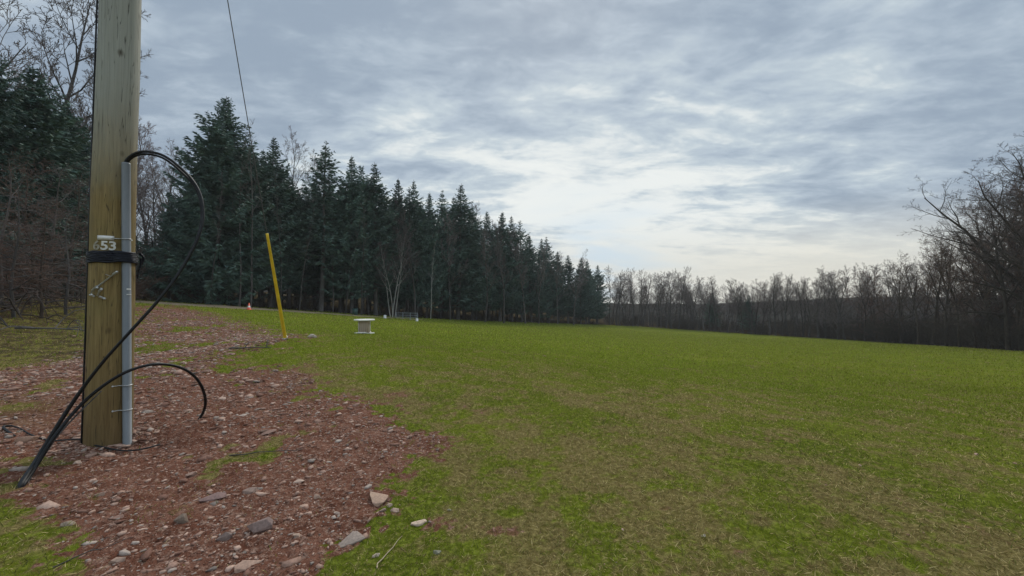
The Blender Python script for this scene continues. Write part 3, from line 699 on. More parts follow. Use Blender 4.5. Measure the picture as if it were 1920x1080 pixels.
for i in range(16):
    a = i / 16 * 2 * math.pi; rot = np.array(((math.cos(a), -math.sin(a), 0), (math.sin(a), math.cos(a), 0), (0, 0, 1)))
    mb.box((rd_ * math.cos(a), rd_ * math.sin(a), hh / 2), (.014, rd_ * math.pi / 16 * .93, hh / 2 - th_ - .004), rot)
mb.obj('drum', brown, reel)
mb = MB()
for a in (-.3, 1.2):
    rot = np.array(((math.cos(a), -math.sin(a), 0), (math.sin(a), math.cos(a), 0), (0, 0, 1)))
    for off_ in (-1, 0, 1): mb.box(rot @ np.array((0, off_ * rr_ * .26, .025 + (.0 if a < 0 else .036))), (rr_ * (.99 - .12 * abs(off_)), rr_ * .12, .017), rot)
mb.obj('bottom_flange', pale, reel)
ed = simple('pale_edge', (.6, .57, .48), (.7, .67, .58), 9, .7)
for a in (-.15, 2.9):
    mb = MB(); mb.box((rd_ * 1.08 * math.cos(a), rd_ * 1.08 * math.sin(a), hh / 2), (.018, .03, hh / 2 - th_ - .006), np.array(((math.cos(a), -math.sin(a), 0), (math.sin(a), math.cos(a), 0), (0, 0, 1)))); mb.obj('tie_batten', ed, reel)

# ------------------------------------------------------------------ small things along the wood's edge
def ground_at(px, D):
    p = at(px, 570, D); return np.array((p[0], p[1], hz(p[0], p[1])))
p = ground_at(467, 36); cone = empty('traffic_cone', p, 'small orange traffic cone with white collar at the roadside', 'traffic cone')
ora = simple('orange_plastic', (.75, .09, .03), (.85, .13, .05), 5, .5)
mb = MB(); mb.tubes(np.array([(0, 0, .04), (0, 0, .22)]), np.array([.16, .115]), 16); mb.tubes(np.array([(0, 0, .36), (0, 0, .62)]), np.array([.082, .03]), 16); mb.obj('cone_body', ora, cone, True)
mb = MB(); mb.tubes(np.array([(0, 0, .22), (0, 0, .36)]), np.array([.117, .084]), 16); mb.obj('collar', white, cone, True)
mb = MB(); mb.box((0, 0, .02), (.2, .2, .02)); mb.obj('cone_base', ora, cone)
p = ground_at(762, 56); rail = empty('metal_railing', p, 'long low grey metal railing at the wood edge beyond the lawn', 'railing', rz=-.35)
mb = MB(); 
for z_ in (.28, .55, .85): mb.tubes(np.array([(-1.75, 0, z_), (1.75, 0, z_)]), np.array([.035, .035]), 6)
gmet = simple('dull_galvanised', (.20, .22, .22), (.30, .32, .32), 10, .5, metal=.3); mb.obj('rail', gmet, rail)
for x_ in (-1.72, -.6, .6, 1.72):
    mb = MB(); mb.tubes(np.array([(x_, .05, -.1), (x_, .05, .92)]), np.array([.045, .045]), 8); mb.obj('post', gmet, rail)
for px, D_, h_, lab in ((722, 52, .42, 'short white marker post left of the metal railing'), (782, 52.5, .36, 'short white marker post at the right end of the railing')):
    p = ground_at(px, D_); mb = MB(); mb.tubes(np.array([(0, 0, -.1), (0, 0, h_ - .04), (0, 0, h_)]), np.array([.17, .17, .12]), 10); o = mb.obj('marker_post', white, None, True); o.location = p
    tag(o, lab, 'marker post', 'white marker posts')
p = ground_at(666, 53); box_ = empty('utility_box', p, 'small dark green utility box before the spruce trunks', 'utility box')
grn = simple('green_paint', (.045, .085, .075), (.06, .11, .095), 6, .5)
mb = MB(); mb.box((0, 0, .4), (.28, .22, .4)); mb.obj('cabinet', grn, box_); mb = MB(); mb.box((0, 0, .83), (.31, .25, .03)); mb.obj('lid', grn, box_)

# ------------------------------------------------------------------ trees
bark_grey = simple('bark_grey', (.055, .048, .042), (.125, .112, .10), 5, .9, .5, stretch=(1, 1, .25), objrand=.3)
bark_dark = simple('bark_dark', (.032, .024, .018), (.080, .060, .044), 5, .9, .5, stretch=(1, 1, .25), objrand=.25)
bark_pale = simple('bark_pale', (.26, .25, .22), (.46, .44, .39), 2.5, .8, stretch=(1, 1, .5))
twig_grey = simple('twig_grey', (.12, .095, .088), (.19, .155, .14), 1.2, .9, objrand=.3)
twig_brown = simple('twig_brown', (.085, .050, .036), (.165, .100, .070), 1.2, .9, objrand=.3)

def grow(rg, H, r0, levels, trunk_frac, nlimb, upl, spread, crown_lo, nsub, lens, stems=1, lean=0., wig=.1, droop=0.):
    """returns branches per level: list of (pts(n,3), rad(n))"""
    out = [[] for _ in range(levels + 1)]
    def branch(p, d, L, r, lev, n_):
        pts = [p]; seg = L / (n_ - 1); cur = d / np.linalg.norm(d)
        w_ = (wig, wig * 1.8, wig * 2.4, wig * 3, wig * 3, wig * 3)[lev]
        for k in range(n_ - 1):
            cur = cur + rg.normal(0, w_, 3) + np.array((0, 0, upl[min(lev, len(upl) - 1)]))
            cur /= np.linalg.norm(cur); p = p + cur * seg; pts.append(p)
        pts = np.array(pts); t = np.linspace(0, 1, n_); rr = r * (1 - t * (.82 if lev else .88)) + .0
        out[lev].append((pts, rr)); return pts, rr
    NP = (9, 6, 4, 3, 3, 3)
    def rec(pts, rr, L, lev):
        if lev >= levels: return
        nn_ = nsub[lev] if lev else nlimb; lo = crown_lo if lev == 0 else .18
        az = rg.uniform(0, 6.28)
        for i in range(nn_):
            t = lo + (1 - lo) * ((i + rg.random() * .8) / nn_) ** (.9 if lev == 0 else 1.); t = min(t, .985)
            f = t * (len(pts) - 1); j = min(int(f), len(pts) - 2); q = f - j
            p = pts[j] * (1 - q) + pts[j + 1] * q; r_ = (rr[j] * (1 - q) + rr[j + 1] * q)
            d = pts[j + 1] - pts[j]; d /= np.linalg.norm(d)
            az += 2.4 + rg.normal(0, .4)
            s1 = np.cross(d, (0, 0, 1.) if abs(d[2]) < .9 else (1., 0, 0)); s1 /= np.linalg.norm(s1); s2 = np.cross(d, s1)
            side = math.cos(az) * s1 + math.sin(az) * s2
            sp_ = spread[min(lev, len(spread) - 1)] * rg.uniform(.75, 1.25)
            if lev == 0: sp_ *= (1.25 - .65 * t)
            nd = d * math.cos(sp_) + side * math.sin(sp_)
            LL = lens[lev] * L * rg.uniform(.65, 1.15) * ((1.15 - .75 * t) if lev == 0 else (1.05 - .5 * t))
            rc = min(r_ * .62, r_ * .9) if lev == 0 else r_ * .6
            rc = max(rc, .006)
            a, b2 = branch(p, nd, LL, rc, lev + 1, NP[lev + 1]); rec(a, b2, LL, lev + 1)
    for s_ in range(stems):
        a = s_ * 2 * math.pi / max(stems, 1) + rg.uniform(-.4, .4)
        st = np.array((math.cos(a), math.sin(a), 0)) * (.25 * (stems > 1)); d = np.array((0, 0, 1.)) + (np.array((math.cos(a), math.sin(a), 0)) * lean)
        hh_ = H * (1 if s_ == 0 else rg.uniform(.7, .95)); a_, b2 = branch(st + (0, 0, -.3), d, hh_, r0 * (1 if s_ == 0 else .8), 0, 9); rec(a_, b2, hh_, 0)
    return out
def tree_meshes(br, split, kk=(8, 6, 4, 3, 3, 3), rmin=.0):
    tm, cm = MB(), MB()
    for lev, lst in enumerate(br):
        if not lst: continue
        tgt = tm if lev < split else cm
        tgt.tubes(np.array([a for a, _ in lst]), np.maximum(np.array([b__ for _, b__ in lst]), rmin if lev >= split else 0), kk[lev], cap=False)
    return tm.mesh('trunk'), cm.mesh('twigs')
def proto(kind, seed):
    rg = np.random.default_rng(seed)
    if kind == 'wood':    # slender tree grown in a stand
        br = grow(rg, 16, .17, 4, 1, 13, (.02, .10, .08, .04, .02), (.62, .62, .65, .7), .34, (0, 7, 6, 5), (.34, .52, .50, .5), wig=.05)
        return tree_meshes(br, 2, rmin=.009), 16
    if kind == 'low':     # branched almost from the ground
        br = grow(rg, 14, .15, 4, 1, 22, (.02, .09, .07, .04, .02), (.75, .65, .65, .7), .07, (0, 7, 6, 5), (.36, .52, .5, .5), wig=.06)
        return tree_meshes(br, 2, rmin=.009), 14
    if kind == 'oak':     # spreading
        br = grow(rg, 15, .34, 5, 1, 12, (.02, .06, .05, .03, .02), (1.02, .75, .72, .75, .8), .20, (0, 8, 6, 5, 4), (.66, .50, .48, .48, .6), wig=.062)
        return tree_meshes(br, 3, rmin=.0052), 15
    if kind == 'birch':
        br = grow(rg, 11, .085, 4, 1, 12, (.015, .07, .05, .02, .0), (.8, .65, .65, .7), .38, (0, 8, 6, 4), (.40, .5, .5, .5), stems=4, lean=.2, wig=.05)
        return tree_meshes(br, 2, rmin=.007), 11
    if kind == 'pole':    # tall thin stem with few short branches
        br = grow(rg, 16, .085, 3, 1, 12, (.01, .10, .05, .02), (.6, .6, .65), .45, (0, 5, 5), (.16, .5, .5), wig=.03)
        return tree_meshes(br, 2, rmin=.006), 16
    if kind == 'shrub':
        br = grow(rg, 3.6, .03, 3, 1, 8, (.01, .05, .03, .02), (.8, .7, .7), .12, (0, 6, 5), (.42, .5, .5), stems=6, lean=.5, wig=.12)
        return tree_meshes(br, 2, rmin=.006), 3.6
    if kind == 'thicket': # near, many side branches that reach out level, drooping
        br = grow(rg, 9, .11, 4, 1, 26, (.02, -.02, .0, .0, .0), (1.45, .75, .7, .7), .08, (0, 8, 5, 3), (.36, .45, .45, .4), wig=.07)
        return tree_meshes(br, 2, rmin=.004), 9
def join_tree(name, data, mats, loc, H, baseH, label, cat, group, rz=None, tilt=(0, 0), wide=1.):
    s = H / baseH; o = empty(name, loc, label, cat, group, rz if rz is not None else random.uniform(0, 6.28), (s * wide, s * wide, s)); o.rotation_euler.x, o.rotation_euler.y = tilt
    for nm, me, mt in zip(('trunk', 'crown'), data, mats):
        k = (me.name, mt.name)
        if k not in _mm:
            m2 = me if not me.materials else me.copy(); m2.materials.clear(); m2.materials.append(mt); _mm[k] = m2
        c_ = bpy.data.objects.new(nm, _mm[k]); col.objects.link(c_); c_.parent = o
    return o
_mm = {}
PR = {'wood': [proto('wood', 100 + i) for i in range(5)], 'low': [proto('low', 150 + i) for i in range(3)], 'oak': [proto('oak', 200 + i) for i in range(3)], 'birch': [proto('birch', 301)], 'pole': [proto('pole', 400 + i) for i in range(2)],
      'thicket': [proto('thicket', 600 + i) for i in range(3)]}
for k, lst in PR.items():
    for (a, b2), h_ in lst: pass

# spruce: whorled drooping boughs carrying small flat sprays
needle, n, b_ = new_mat('spruce_needles')
pp = n.n('ShaderNodeTexCoord').outputs['Object']; oi = n.n('ShaderNodeObjectInfo').outputs['Random']
f = n.noise(pp, .9, 3, .6); f2 = n.noise(pp, 7, 2, .6)
c = n.mix(n.rng(f, .35, .65), (.045, .088, .074), (.115, .175, .125)); c = n.mix(n.rng(f2, .4, .65), c, (.078, .12, .092))  # bluish green lightened to imitate haze over the needles
hs = n.n('ShaderNodeHueSaturation'); n.put(hs.inputs['Color'], c); n.put(hs.inputs['Value'], n.rng(oi, 0, 1, .8, 1.3)); n.put(b_.inputs['Base Color'], hs.outputs[0]); b_.inputs['Roughness'].default_value = .7
def spruce(seed, H=20., Rm=3.2, lo=.16, droop=.25, gap=.44, dens=1., slim=1.0):
    rg = np.random.default_rng(seed); tm = MB(); zs = np.linspace(-.3, H, 12)
    tm.tubes(np.stack((.05 * np.sin(zs * .3), .05 * np.cos(zs * .4), zs), 1), np.interp(zs, [0, H], [H * .0115, .02]), 8)
    cm = MB(); LV = []; LP = []; LR = []; z = H * lo
    ptsl, radl = [], []; dead = []
    zz_ = []
    while z < H - .25:
        t = (H - z) / (H * (1 - lo)); rr = Rm * (t ** slim) * (.85 + .3 * rg.random()) + .12
        if t > .85: rr *= 1 - (t - .85) * 2.2
        rr = rr * (.45 + .55 * min(1, t * 6))
        nb = int(6 + 3 * (t > .2)); a0 = rg.uniform(0, 6.28)
        for k in range(nb):
            a = a0 + k * 2 * math.pi / nb + rg.normal(0, .18); L = rr * rg.uniform(.5, 1.32)
            if rg.random() < .07: continue
            u_ = np.linspace(0, 1, 6); up = .38 * (1 - t) + .5 * max(0, 1 - t * 6) - droop * t * .6 + rg.normal(0, .07)
            rad_ = L * u_; zc = z + L * (up * u_ - droop * .9 * t * u_ * (1 - u_) * 2 + .22 * u_ ** 3) + rg.uniform(-.1, .1)
            pts = np.stack((rad_ * math.cos(a), rad_ * math.sin(a), zc), 1); ptsl.append(pts); radl.append(np.linspace(.012 + .012 * L, .006, 6))
            m_ = int((10 + 15 * L) * dens); tt = np.sqrt(rg.uniform(.015, 1.0, m_)) if t > .25 else rg.uniform(.05, 1, m_)
            fi = tt * 5; j = np.minimum(fi.astype(int), 4); q = (fi - j)[:, None]; bp_ = pts[j] * (1 - q) + pts[j + 1] * q
            sl = (.34 + .42 * (1 - tt) * min(L, 3) * .5) * (.30 + .70 * min(1, t * 4)) * rg.uniform(.6, 1.3, m_); sgn = rg.choice((-1, 1), m_)
            fwd = rg.uniform(.3, 1.1, m_); ax = np.array((math.cos(a), math.sin(a), 0)); sd_ = np.array((-math.sin(a), math.cos(a), 0))
            dirv = ax[None] * fwd[:, None] + sd_[None] * (sgn * rg.uniform(.3, 1, m_))[:, None]; dirv[:, 2] = rg.normal(-.22 * (.5 + t), .28, m_)
            dirv /= np.linalg.norm(dirv, axis=1)[:, None]
            wv = np.cross(dirv, rg.normal(0, 1, (m_, 3))); wv /= np.linalg.norm(wv, axis=1)[:, None]; wv *= (.035 + .16 * sl * .45)[:, None]
            LV.append(np.stack((bp_, bp_ + dirv * (sl * .45)[:, None] + wv, bp_ + dirv * sl[:, None], bp_ + dirv * (sl * .45)[:, None] - wv), 1))
        z += gap * rg.uniform(.75, 1.25) * (.55 + .6 * t)
    # leader
    # dead lower boughs
    for k in range(26):
        z = rg.uniform(1.2, H * lo + 1.5); a = rg.uniform(0, 6.28); L = rg.uniform(.6, 2.2); u_ = np.linspace(0, 1, 6)
        dead.append(np.stack((L * u_ * math.cos(a), L * u_ * math.sin(a), z - .25 * L * u_ ** 2 + rg.normal(0, .05) * u_), 1))
    tm.tubes(np.array(dead), np.tile(np.linspace(.022, .006, 6), (len(dead), 1)), 3, False)
    cm.tubes(np.array(ptsl), np.array(radl), 3, False)
    V = np.concatenate(LV).reshape(-1, 3); k = np.arange(len(V) // 4) * 4; cm.add(V, f4=np.stack((k, k + 1, k + 2, k + 3), 1))
    return (tm.mesh('trunk'), cm.mesh('needles')), H
SP = [spruce(1, 20, 5.0, .05, .32, .42, 1.2, .74), spruce(2, 20, 3.6, .12, .25, .44, 1., .85), spruce(3, 20, 3.3, .15, .3, .42, 1., .85), spruce(4, 20, 3.7, .10, .2, .50, .85, .85),
      spruce(5, 20, 2.9, .2, .28, .46, 1.05, .75), spruce(6, 20, 2.8, .28, .05, .62, .7, .85), spruce(7, 20, 3.6, .3, .4, .52, .8, .6), spruce(8, 20, 2.7, .38, .12, .7, .65, .55)]
nm = (bark_grey, needle)
# (photo column, photo row of the tip, distance, kind, width, label)
SPR = [(413, 178, 43, 0, 1.05, 'tallest and broadest dark spruce, first at the left end of the row'),
 (470, 256, 47, 2, 1.1, 'dark spruce close against the right side of the tallest spruce'), (511, 252, 50, 1, 1.05, 'full spruce with a rounded tip right of the tallest spruce'),
 (545, 318, 53, 4, 1.1, 'short spruce in the dip left of the slim open spruce'), (606, 262, 54, 5, 1.25, 'slim open spruce with upswept boughs standing above its neighbours'),
 (640, 340, 57, 4, 1.1, 'lower spruce right of the slim open spruce'), (662, 292, 57, 1, 1.0, 'spruce with a jagged double tip in the middle of the row'), (684, 308, 60, 2, 1., 'spruce just right of the jagged double tip'),
 (708, 307, 60, 4, 1.15, 'narrow spruce with a rounded shoulder over the pale birch'), (743, 332, 65, 2, 1., 'pointed spruce above the pale birch crown'), (766, 352, 67, 4, 1., 'narrow spruce right of the pale birch crown'),
 (785, 338, 69, 3, 1.0, 'dark leaning spruce left of the gap in the row'), (803, 360, 71, 2, 1., 'dark spruce filling the gap edge in mid row'), (828, 356, 75, 5, 1.1, 'thin airy spruce in the gap before the broad cone'),
 (860, 343, 77, 3, 1.35, 'broad cone shaped spruce just right of the gap'), (886, 388, 80, 4, 1.2, 'short spruce on the right shoulder of the broad cone'), (916, 396, 86, 1, 1.1, 'bushy spruce in the right half of the row'),
 (937, 396, 89, 2, 1.2, 'round topped spruce in the right half of the row'), (960, 403, 93, 3, 1.1, 'spruce with a ragged tip in the right half of the row'), (978, 414, 96, 4, 1.1, 'spruce with a forked tip before the row dips'),
 (995, 440, 99, 2, 1.2, 'low spruce where the row dips'), (1016, 446, 104, 3, 1., 'left spruce of the airy pair near the far end'), (1028, 443, 106, 5, 1.3, 'right spruce of the airy pair near the far end'),
 (1046, 470, 110, 2, 1.1, 'spruce behind the airy pair near the far end'), (1064, 478, 114, 4, 1.2, 'small spruce past the airy pair'), (1088, 482, 119, 1, 1.1, 'third last spruce at the far end of the row'),
 (1104, 488, 124, 2, 1.1, 'second last spruce at the far end of the row'), (1119, 496, 128, 1, 1.15, 'last spruce at the far end of the row')]
def top_height(px, py, D):
    t = at(px, py, D); return t, t[2] - hz(t[0], t[1])
for i_, (px, py, D_, k, wd, lab) in enumerate(SPR):
    if i_ % 3 == 1 and k in (2, 4): k = 6 if k == 2 else 7
    t, h_ = top_height(px, py, D_); join_tree('spruce_tree', SP[k][0], nm, (t[0], t[1], t[2] - h_), h_, 20, lab, 'spruce', 'spruces in a row along the wood edge', wide=(wd * 1.12 * (20 / h_) ** .35), tilt=(random.uniform(-.03, .03), random.uniform(-.03, .03)))
# silhouettes of the tips, for the trees standing behind
TX = [q[0] for q in SPR]; TY = [q[1] for q in SPR]
BEH = [(300, 'bare trees right of the pole'), (413, 'tallest spruce'), (511, 'rounded spruce right of the tallest one'), (606, 'slim open spruce'), (662, 'jagged double tipped spruce'), (735, 'pale birch clump'), (785, 'dark leaning spruce'),
       (860, 'broad cone shaped spruce'), (930, 'round topped spruce'), (975, 'fork tipped spruce'), (1022, 'airy pair of spruces'), (1095, 'last three spruces')]
def near_lab(px): return min(BEH, key=lambda q: abs(q[0] - px))[1]
rg = random.Random(5)
for row, (dd, drop, step) in enumerate(((7, 75, 30), (14, 100, 32), (24, 130, 38))):
    px = 215 + row * 9
    while px < 1130:
        D_ = float(np.interp(px, [q[0] for q in EDGE], [q[2] for q in EDGE])) + dd + rg.uniform(-1.5, 1.5)
        ty = float(np.interp(px, [200, 330] + TX, [400, 330] + TY)) + drop * rg.uniform(.35, 1.4) * (45 / D_) ** .5
        t, h_ = top_height(px, ty, D_)
        join_tree('spruce_tree', SP[rg.choice((1, 2, 3, 4, 5, 6, 7))][0], nm, (t[0], t[1], t[2] - h_), h_, 20, 'dark spruce behind the ' + near_lab(px), 'spruce', 'spruces behind the front row, by the ' + near_lab(px), wide=(20 / h_) ** .35 * rg.uniform(.95, 1.2))
        px += step * (45 / D_) ** .55 * rg.uniform(.8, 1.2)
# slender bare stems before and among the spruces
ST = [(455, 250, 41, 'tall slender grey stem before the tallest spruce, left of a pair'), (476, 240, 42.5, 'tall slender grey stem reaching above the spruces, right of a pair'), (400, 330, 40, 'thin bare stem before the foot of the tallest spruce'),
 (530, 330, 46, 'thin leaning bare stem behind the yellow guard'), (560, 285, 60, 'bare treetop rising between spruces left of the slim one'), (575, 300, 58, 'pale bare crown just left of the slim open spruce'),
 (650, 400, 54, 'thin pale stem left of the birch clump'), (680, 380, 55, 'thin straight stem before the mid row spruces'), (808, 450, 66, 'leaning pale stem right of the birch clump'),
 (845, 420, 72, 'bare stem in the gap before the broad cone spruce'), (945, 430, 82, 'tall grey stem in the right half of the spruce row'), (985, 440, 90, 'bare brown tree before the dip of the spruce row'),
 (910, 440, 78, 'thin bare tree right of the broad cone spruce'), (1075, 480, 108, 'grey bare tree before the far end of the row'), (1045, 485, 104, 'brown bare tree before the airy pair'), (1010, 470, 95, 'bare tree with a fan of twigs before the airy pair'),
 (890, 400, 100, 'bare crown showing behind the broad cone'), (620, 330, 62, 'grey bare crown right behind the slim spruce'), (780, 400, 64, 'twiggy grey tree right above the birch clump')]
for i, (px, py, D_, lab) in enumerate(ST):
    t, h_ = top_height(px, py, D_); kd = 'pole' if i in (0, 1, 2, 3, 6, 7, 8) else 'wood'; p_ = PR[kd][i % len(PR[kd])]
    join_tree('bare_tree', p_[0], (bark_pale if i in (8,) else bark_grey, twig_grey), (t[0], t[1], t[2] - h_), h_, p_[1], lab, 'bare tree', 'bare trees among the spruces', tilt=(0, .09 if i == 8 else 0))
rg2 = random.Random(21)
for i in range(16):
    px = 440 + i * 44 + rg2.uniform(-14, 14); D_ = float(np.interp(px, [q[0] for q in EDGE], [q[2] for q in EDGE])) + rg2.uniform(0, 2)
    ty = float(np.interp(px, TX, TY)) + rg2.uniform(90, 190) * (45 / D_) ** .5
    t, h_ = top_height(px, ty, D_); p_ = PR['pole'][i % 2]
    join_tree('bare_sapling', p_[0], (bark_grey, twig_grey), (t[0], t[1], t[2] - h_), h_, p_[1], 'thin bare sapling at the wood edge before the ' + near_lab(px), 'sapling', 'thin saplings at the wood edge, by the ' + near_lab(px), tilt=(rg2.uniform(-.06, .06), rg2.uniform(-.09, .09)))
t, h_ = top_height(748, 425, 59); join_tree('birch_tree', PR['birch'][0][0], (bark_pale, twig_grey), (t[0] - .8, t[1], t[2] - h_), h_, 11, 'pale many stemmed birch clump left of the railing', 'birch', None, rz=2.1, wide=.8)

# bare trees left, behind the pole and behind the big spruce
LB = [(285, 262, 60), (310, 268, 66), (262, 300, 52), (335, 300, 70), (300, 320, 50), (250, 240, 75), (275, 340, 46), (320, 350, 58), (230, 330, 44), (345, 345, 62), (240, 400, 40), (295, 410, 42), (330, 400, 46),
      (190, 260, 45), (215, 200, 60), (150, 230, 50), (120, 250, 42), (170, 330, 38), (80, 260, 46)]
for i, (px, py, D_) in enumerate(LB):
    t, h_ = top_height(px, py, D_); p_ = PR['wood'][i % 5]
    join_tree('bare_tree', p_[0], (bark_grey, twig_brown if i % 2 else twig_grey), (t[0], t[1], t[2] - h_), h_, p_[1], 'bare reddish grey tree in the wood between the pole and the tallest spruce' if px > 240 else 'bare tree in the wood behind the pole and the left thicket', 'bare tree',
              'bare trees between the pole and the big spruce' if px > 240 else 'bare trees behind the left thicket')
# left: dark evergreen with bare trees round it
for (px, py, D_, k, wd, lab) in ((62, 122, 25, 0, 1.15, 'dark bushy evergreen at the far left, left of the pole'), (-25, 60, 22, 0, .8, 'dark evergreen cut by the left border of the photo'), (125, 190, 30, 0, .9, 'lower dark evergreen partly behind the pole')):
    t, h_ = top_height(px, py, D_); join_tree('evergreen_tree', SP[k][0], (bark_dark, needle), (t[0], t[1], t[2] - h_), h_, 20, lab, 'evergreen', 'dark evergreens left of the pole', wide=wd * (20 / h_) ** .4)
for i, (px, py, D_, kd, lab) in enumerate(((150, 30, 33, 'wood', 'bare forked tree rising above the dark evergreen beside the pole'), (30, -150, 27, 'wood', 'big bare tree whose twigs fill the top left corner'), (75, -60, 31, 'low', 'bare tree behind the dark evergreen with twigs against the sky'), (-60, -160, 22, 'wood', 'bare tree just past the left border'))):
    t, h_ = top_height(px, py, D_); p_ = PR[kd][i % len(PR[kd])]
    join_tree('bare_tree', p_[0], (bark_grey, twig_grey), (t[0], t[1], t[2] - h_), h_, p_[1], lab, 'bare tree', 'tall bare trees at the left', rz=i * 1.7 + .5, wide=.62 if kd == 'oak' else 1)
TH = [(-60, 330, 15), (10, 290, 17.5), (60, 300, 19), (105, 310, 21), (140, 320, 23), (35, 350, 15.5), (85, 370, 16.5), (130, 380, 18), (30, 420, 17), (90, 430, 20), (150, 400, 25), (-20, 430, 14), (210, 430, 33), (180, 440, 30), (255, 440, 36), (-130, 380, 14)]
for i, (px, py, D_) in enumerate(TH):
    t, h_ = top_height(px, py, D_); p_ = PR['thicket'][i % 3]
    join_tree('thicket_tree', p_[0], (bark_grey if i % 2 else bark_dark, twig_grey if i % 3 == 0 else twig_brown), (t[0], t[1], t[2] - h_), h_, p_[1], 'brown bare scrubby tree of the left thicket, %s' % ('cut by the left border' if px < 20 else 'below the dark evergreen' if px < 130 else 'just behind the pole'), 'scrub tree', 'scrubby trees of the left thicket, ' + ('at the border' if px < 20 else 'under the evergreen' if px < 130 else 'behind the pole'), wide=1.05)

# right hand and far tree line
rg = random.Random(11)
ORDW = 'first second third fourth fifth sixth seventh eighth ninth tenth eleventh twelfth thirteenth fourteenth fifteenth sixteenth seventeenth eighteenth nineteenth twentieth'.split()
ordn = {}
def rightline(px): return float(np.interp(px, [1130, 1180, 1250, 1300, 1330, 1400, 1440, 1500, 1560, 1600, 1640, 1680, 1720, 1760, 1800, 1860, 1930, 2200], [520, 516, 518, 516, 528, 532, 522, 524, 518, 520, 508, 492, 482, 462, 448, 400, 350, 250]))
def edgeD(px): return float(np.interp(px, [q[0] for q in EDGE], [q[2] for q in EDGE]))
for row, (dd, drop, step) in enumerate(((1, 0, 16), (6, 5, 17), (13, 14, 23), (22, 26, 25))):
    px = 1142 + row * 6
    while px < (2260 if row < 3 else 1950):
        D_ = edgeD(px) + dd * (D_ if False else 1) + rg.uniform(-2, 2); ty = rightline(px) + drop * (1 + 2.0 * float(sst(px, 1620, 1800))) + rg.gauss(0, 6)
        if rg.random() < .25: ty += 22 if px < 1650 else 60
        t, h_ = top_height(px, ty, D_); big = px > 1680 and rg.random() < .3; kd = 'oak' if big else ('low' if rg.random() < (.06 if px < 1500 else .3 if px < 1650 else .45) else 'wood'); p_ = rg.choice(PR[kd])
        if px < 1450: lab, g_ = 'bare grey tree in the far line straight beyond the field', 'bare trees of the far line beyond the field'
        elif px < 1680: lab, g_ = 'bare tree in the low part of the line right of the far trees', 'bare trees of the low right line'
        else: lab, g_ = 'bare dark tree in the tall wood at the right', 'bare trees of the right wood'
        zone = ('far line', 'last spruce') if px < 1336 else ('far line', 'left small evergreen') if px < 1404 else ('far line', 'right small evergreen') if px < 1600 else ('low rise', 'far line') if px < 1700 else ('right wood', 'low rise') if px < 1800 else ('right wood', 'long limbed tree')
        g_ = 'bare trees of the %s, right of the %s' % zone
        i_ = ordn.setdefault((row, zone), 0); ordn[(row, zone)] += 1
        if row == 0 and i_ < 20: lab = '%s front bare tree of the %s, counted rightward from the %s' % (ORDW[i_], zone[0], zone[1])
        else: lab = '%s back row tree of the %s, right of the %s' % ('tall bare' if h_ > 14 else 'smaller bare', zone[0], zone[1]); g_ += ', ' + ('tall' if h_ > 14 else 'smaller')
        join_tree('bare_tree', p_[0], (bark_dark if px > 1600 else bark_grey, twig_grey if px < 1560 or rg.random() < .5 else twig_brown), (t[0], t[1], t[2] - h_), h_, p_[1], lab, 'bare tree', g_, wide=(.6 if kd == 'oak' else 1.2) * rg.uniform(.9, 1.15))
        px += (step * 1.25 if px > 1700 else step if px > 1500 else step * .82) * (90 / D_) ** .6 * rg.uniform(.7, 1.3)
for (px, py, D_, k, wd, lab, rz_) in ((1905, 288, 52, 0, 1.2, 'great spreading bare oak towering at the right border', .9), (1850, 385, 62, 1, .75, 'big bare tree with a limb reaching left over the lower trees', 2.0), (1990, 270, 44, 2, 1., 'big bare tree just past the right border', 4.0)):
    t, h_ = top_height(px, py, D_); p_ = PR['oak'][k]; join_tree('oak_tree', p_[0], (bark_dark, bark_dark), (t[0], t[1], t[2] - h_), h_, p_[1], lab, 'oak', 'big trees at the right', rz=rz_, wide=wd)
for px, py, D_, lab in ((1336, 548, 124, 'small dark evergreen among the bare trees of the far line, left one'), (1404, 552, 112, 'small dark evergreen among the bare trees of the far line, right one')):
    t, h_ = top_height(px, py, D_); join_tree('evergreen_tree', SP[1][0], nm, (t[0], t[1], t[2] - h_), h_, 20, lab, 'evergreen', 'small evergreens of the far line', wide=(20 / h_) ** .6)

# undergrowth: brush under every wood edge (one uncountable mass)
(sm_t, sm_c), _ = proto('shrub', 500); (sm_t2, sm_c2), _ = proto('shrub', 501)
def arr(me):
    v = np.empty(len(me.vertices) * 3, np.float32); me.vertices.foreach_get('co', v); li = np.empty(len(me.loops), np.int32); me.loops.foreach_get('vertex_index', li)
    return v.reshape(-1, 3), li.reshape(-1, 4)
TPL = [tuple(arr(m_) for m_ in pr_) for pr_ in ((sm_t, sm_c), (sm_t2, sm_c2))]
def brush(spots, name, label, mat):
    mb = MB()
    for (x_, y_, s_) in spots:
        z_ = hz(x_, y_); a = random.uniform(0, 6.28); rot = np.array(((math.cos(a), -math.sin(a), 0), (math.sin(a), math.cos(a), 0), (0, 0, 1)))
        for (v, f) in TPL[random.random() < .5]: mb.add(v @ rot.T * s_ * np.array((1.15, 1.15, 1)) + np.array((x_, y_, z_)), f4=f)
    tag(mb.obj(name, mat), label, 'undergrowth', kind='stuff')
rg = random.Random(3); sR, sS, sL = [], [], []
for k in range(420):
    px = rg.uniform(1135, 2250); D_ = edgeD(px) + rg.uniform(0, 16); p = at(px, 600, D_); sR.append((p[0], p[1], rg.choice((.6, .8, 1.0, 1.3, 1.7)) + .6 * (px > 1600) * rg.random()))
for k in range(110):
    px = rg.uniform(260, 1130); D_ = edgeD(px) + rg.uniform(.5, 9); p = at(px, 600, D_); sS.append((p[0], p[1], rg.uniform(.35, .85)))
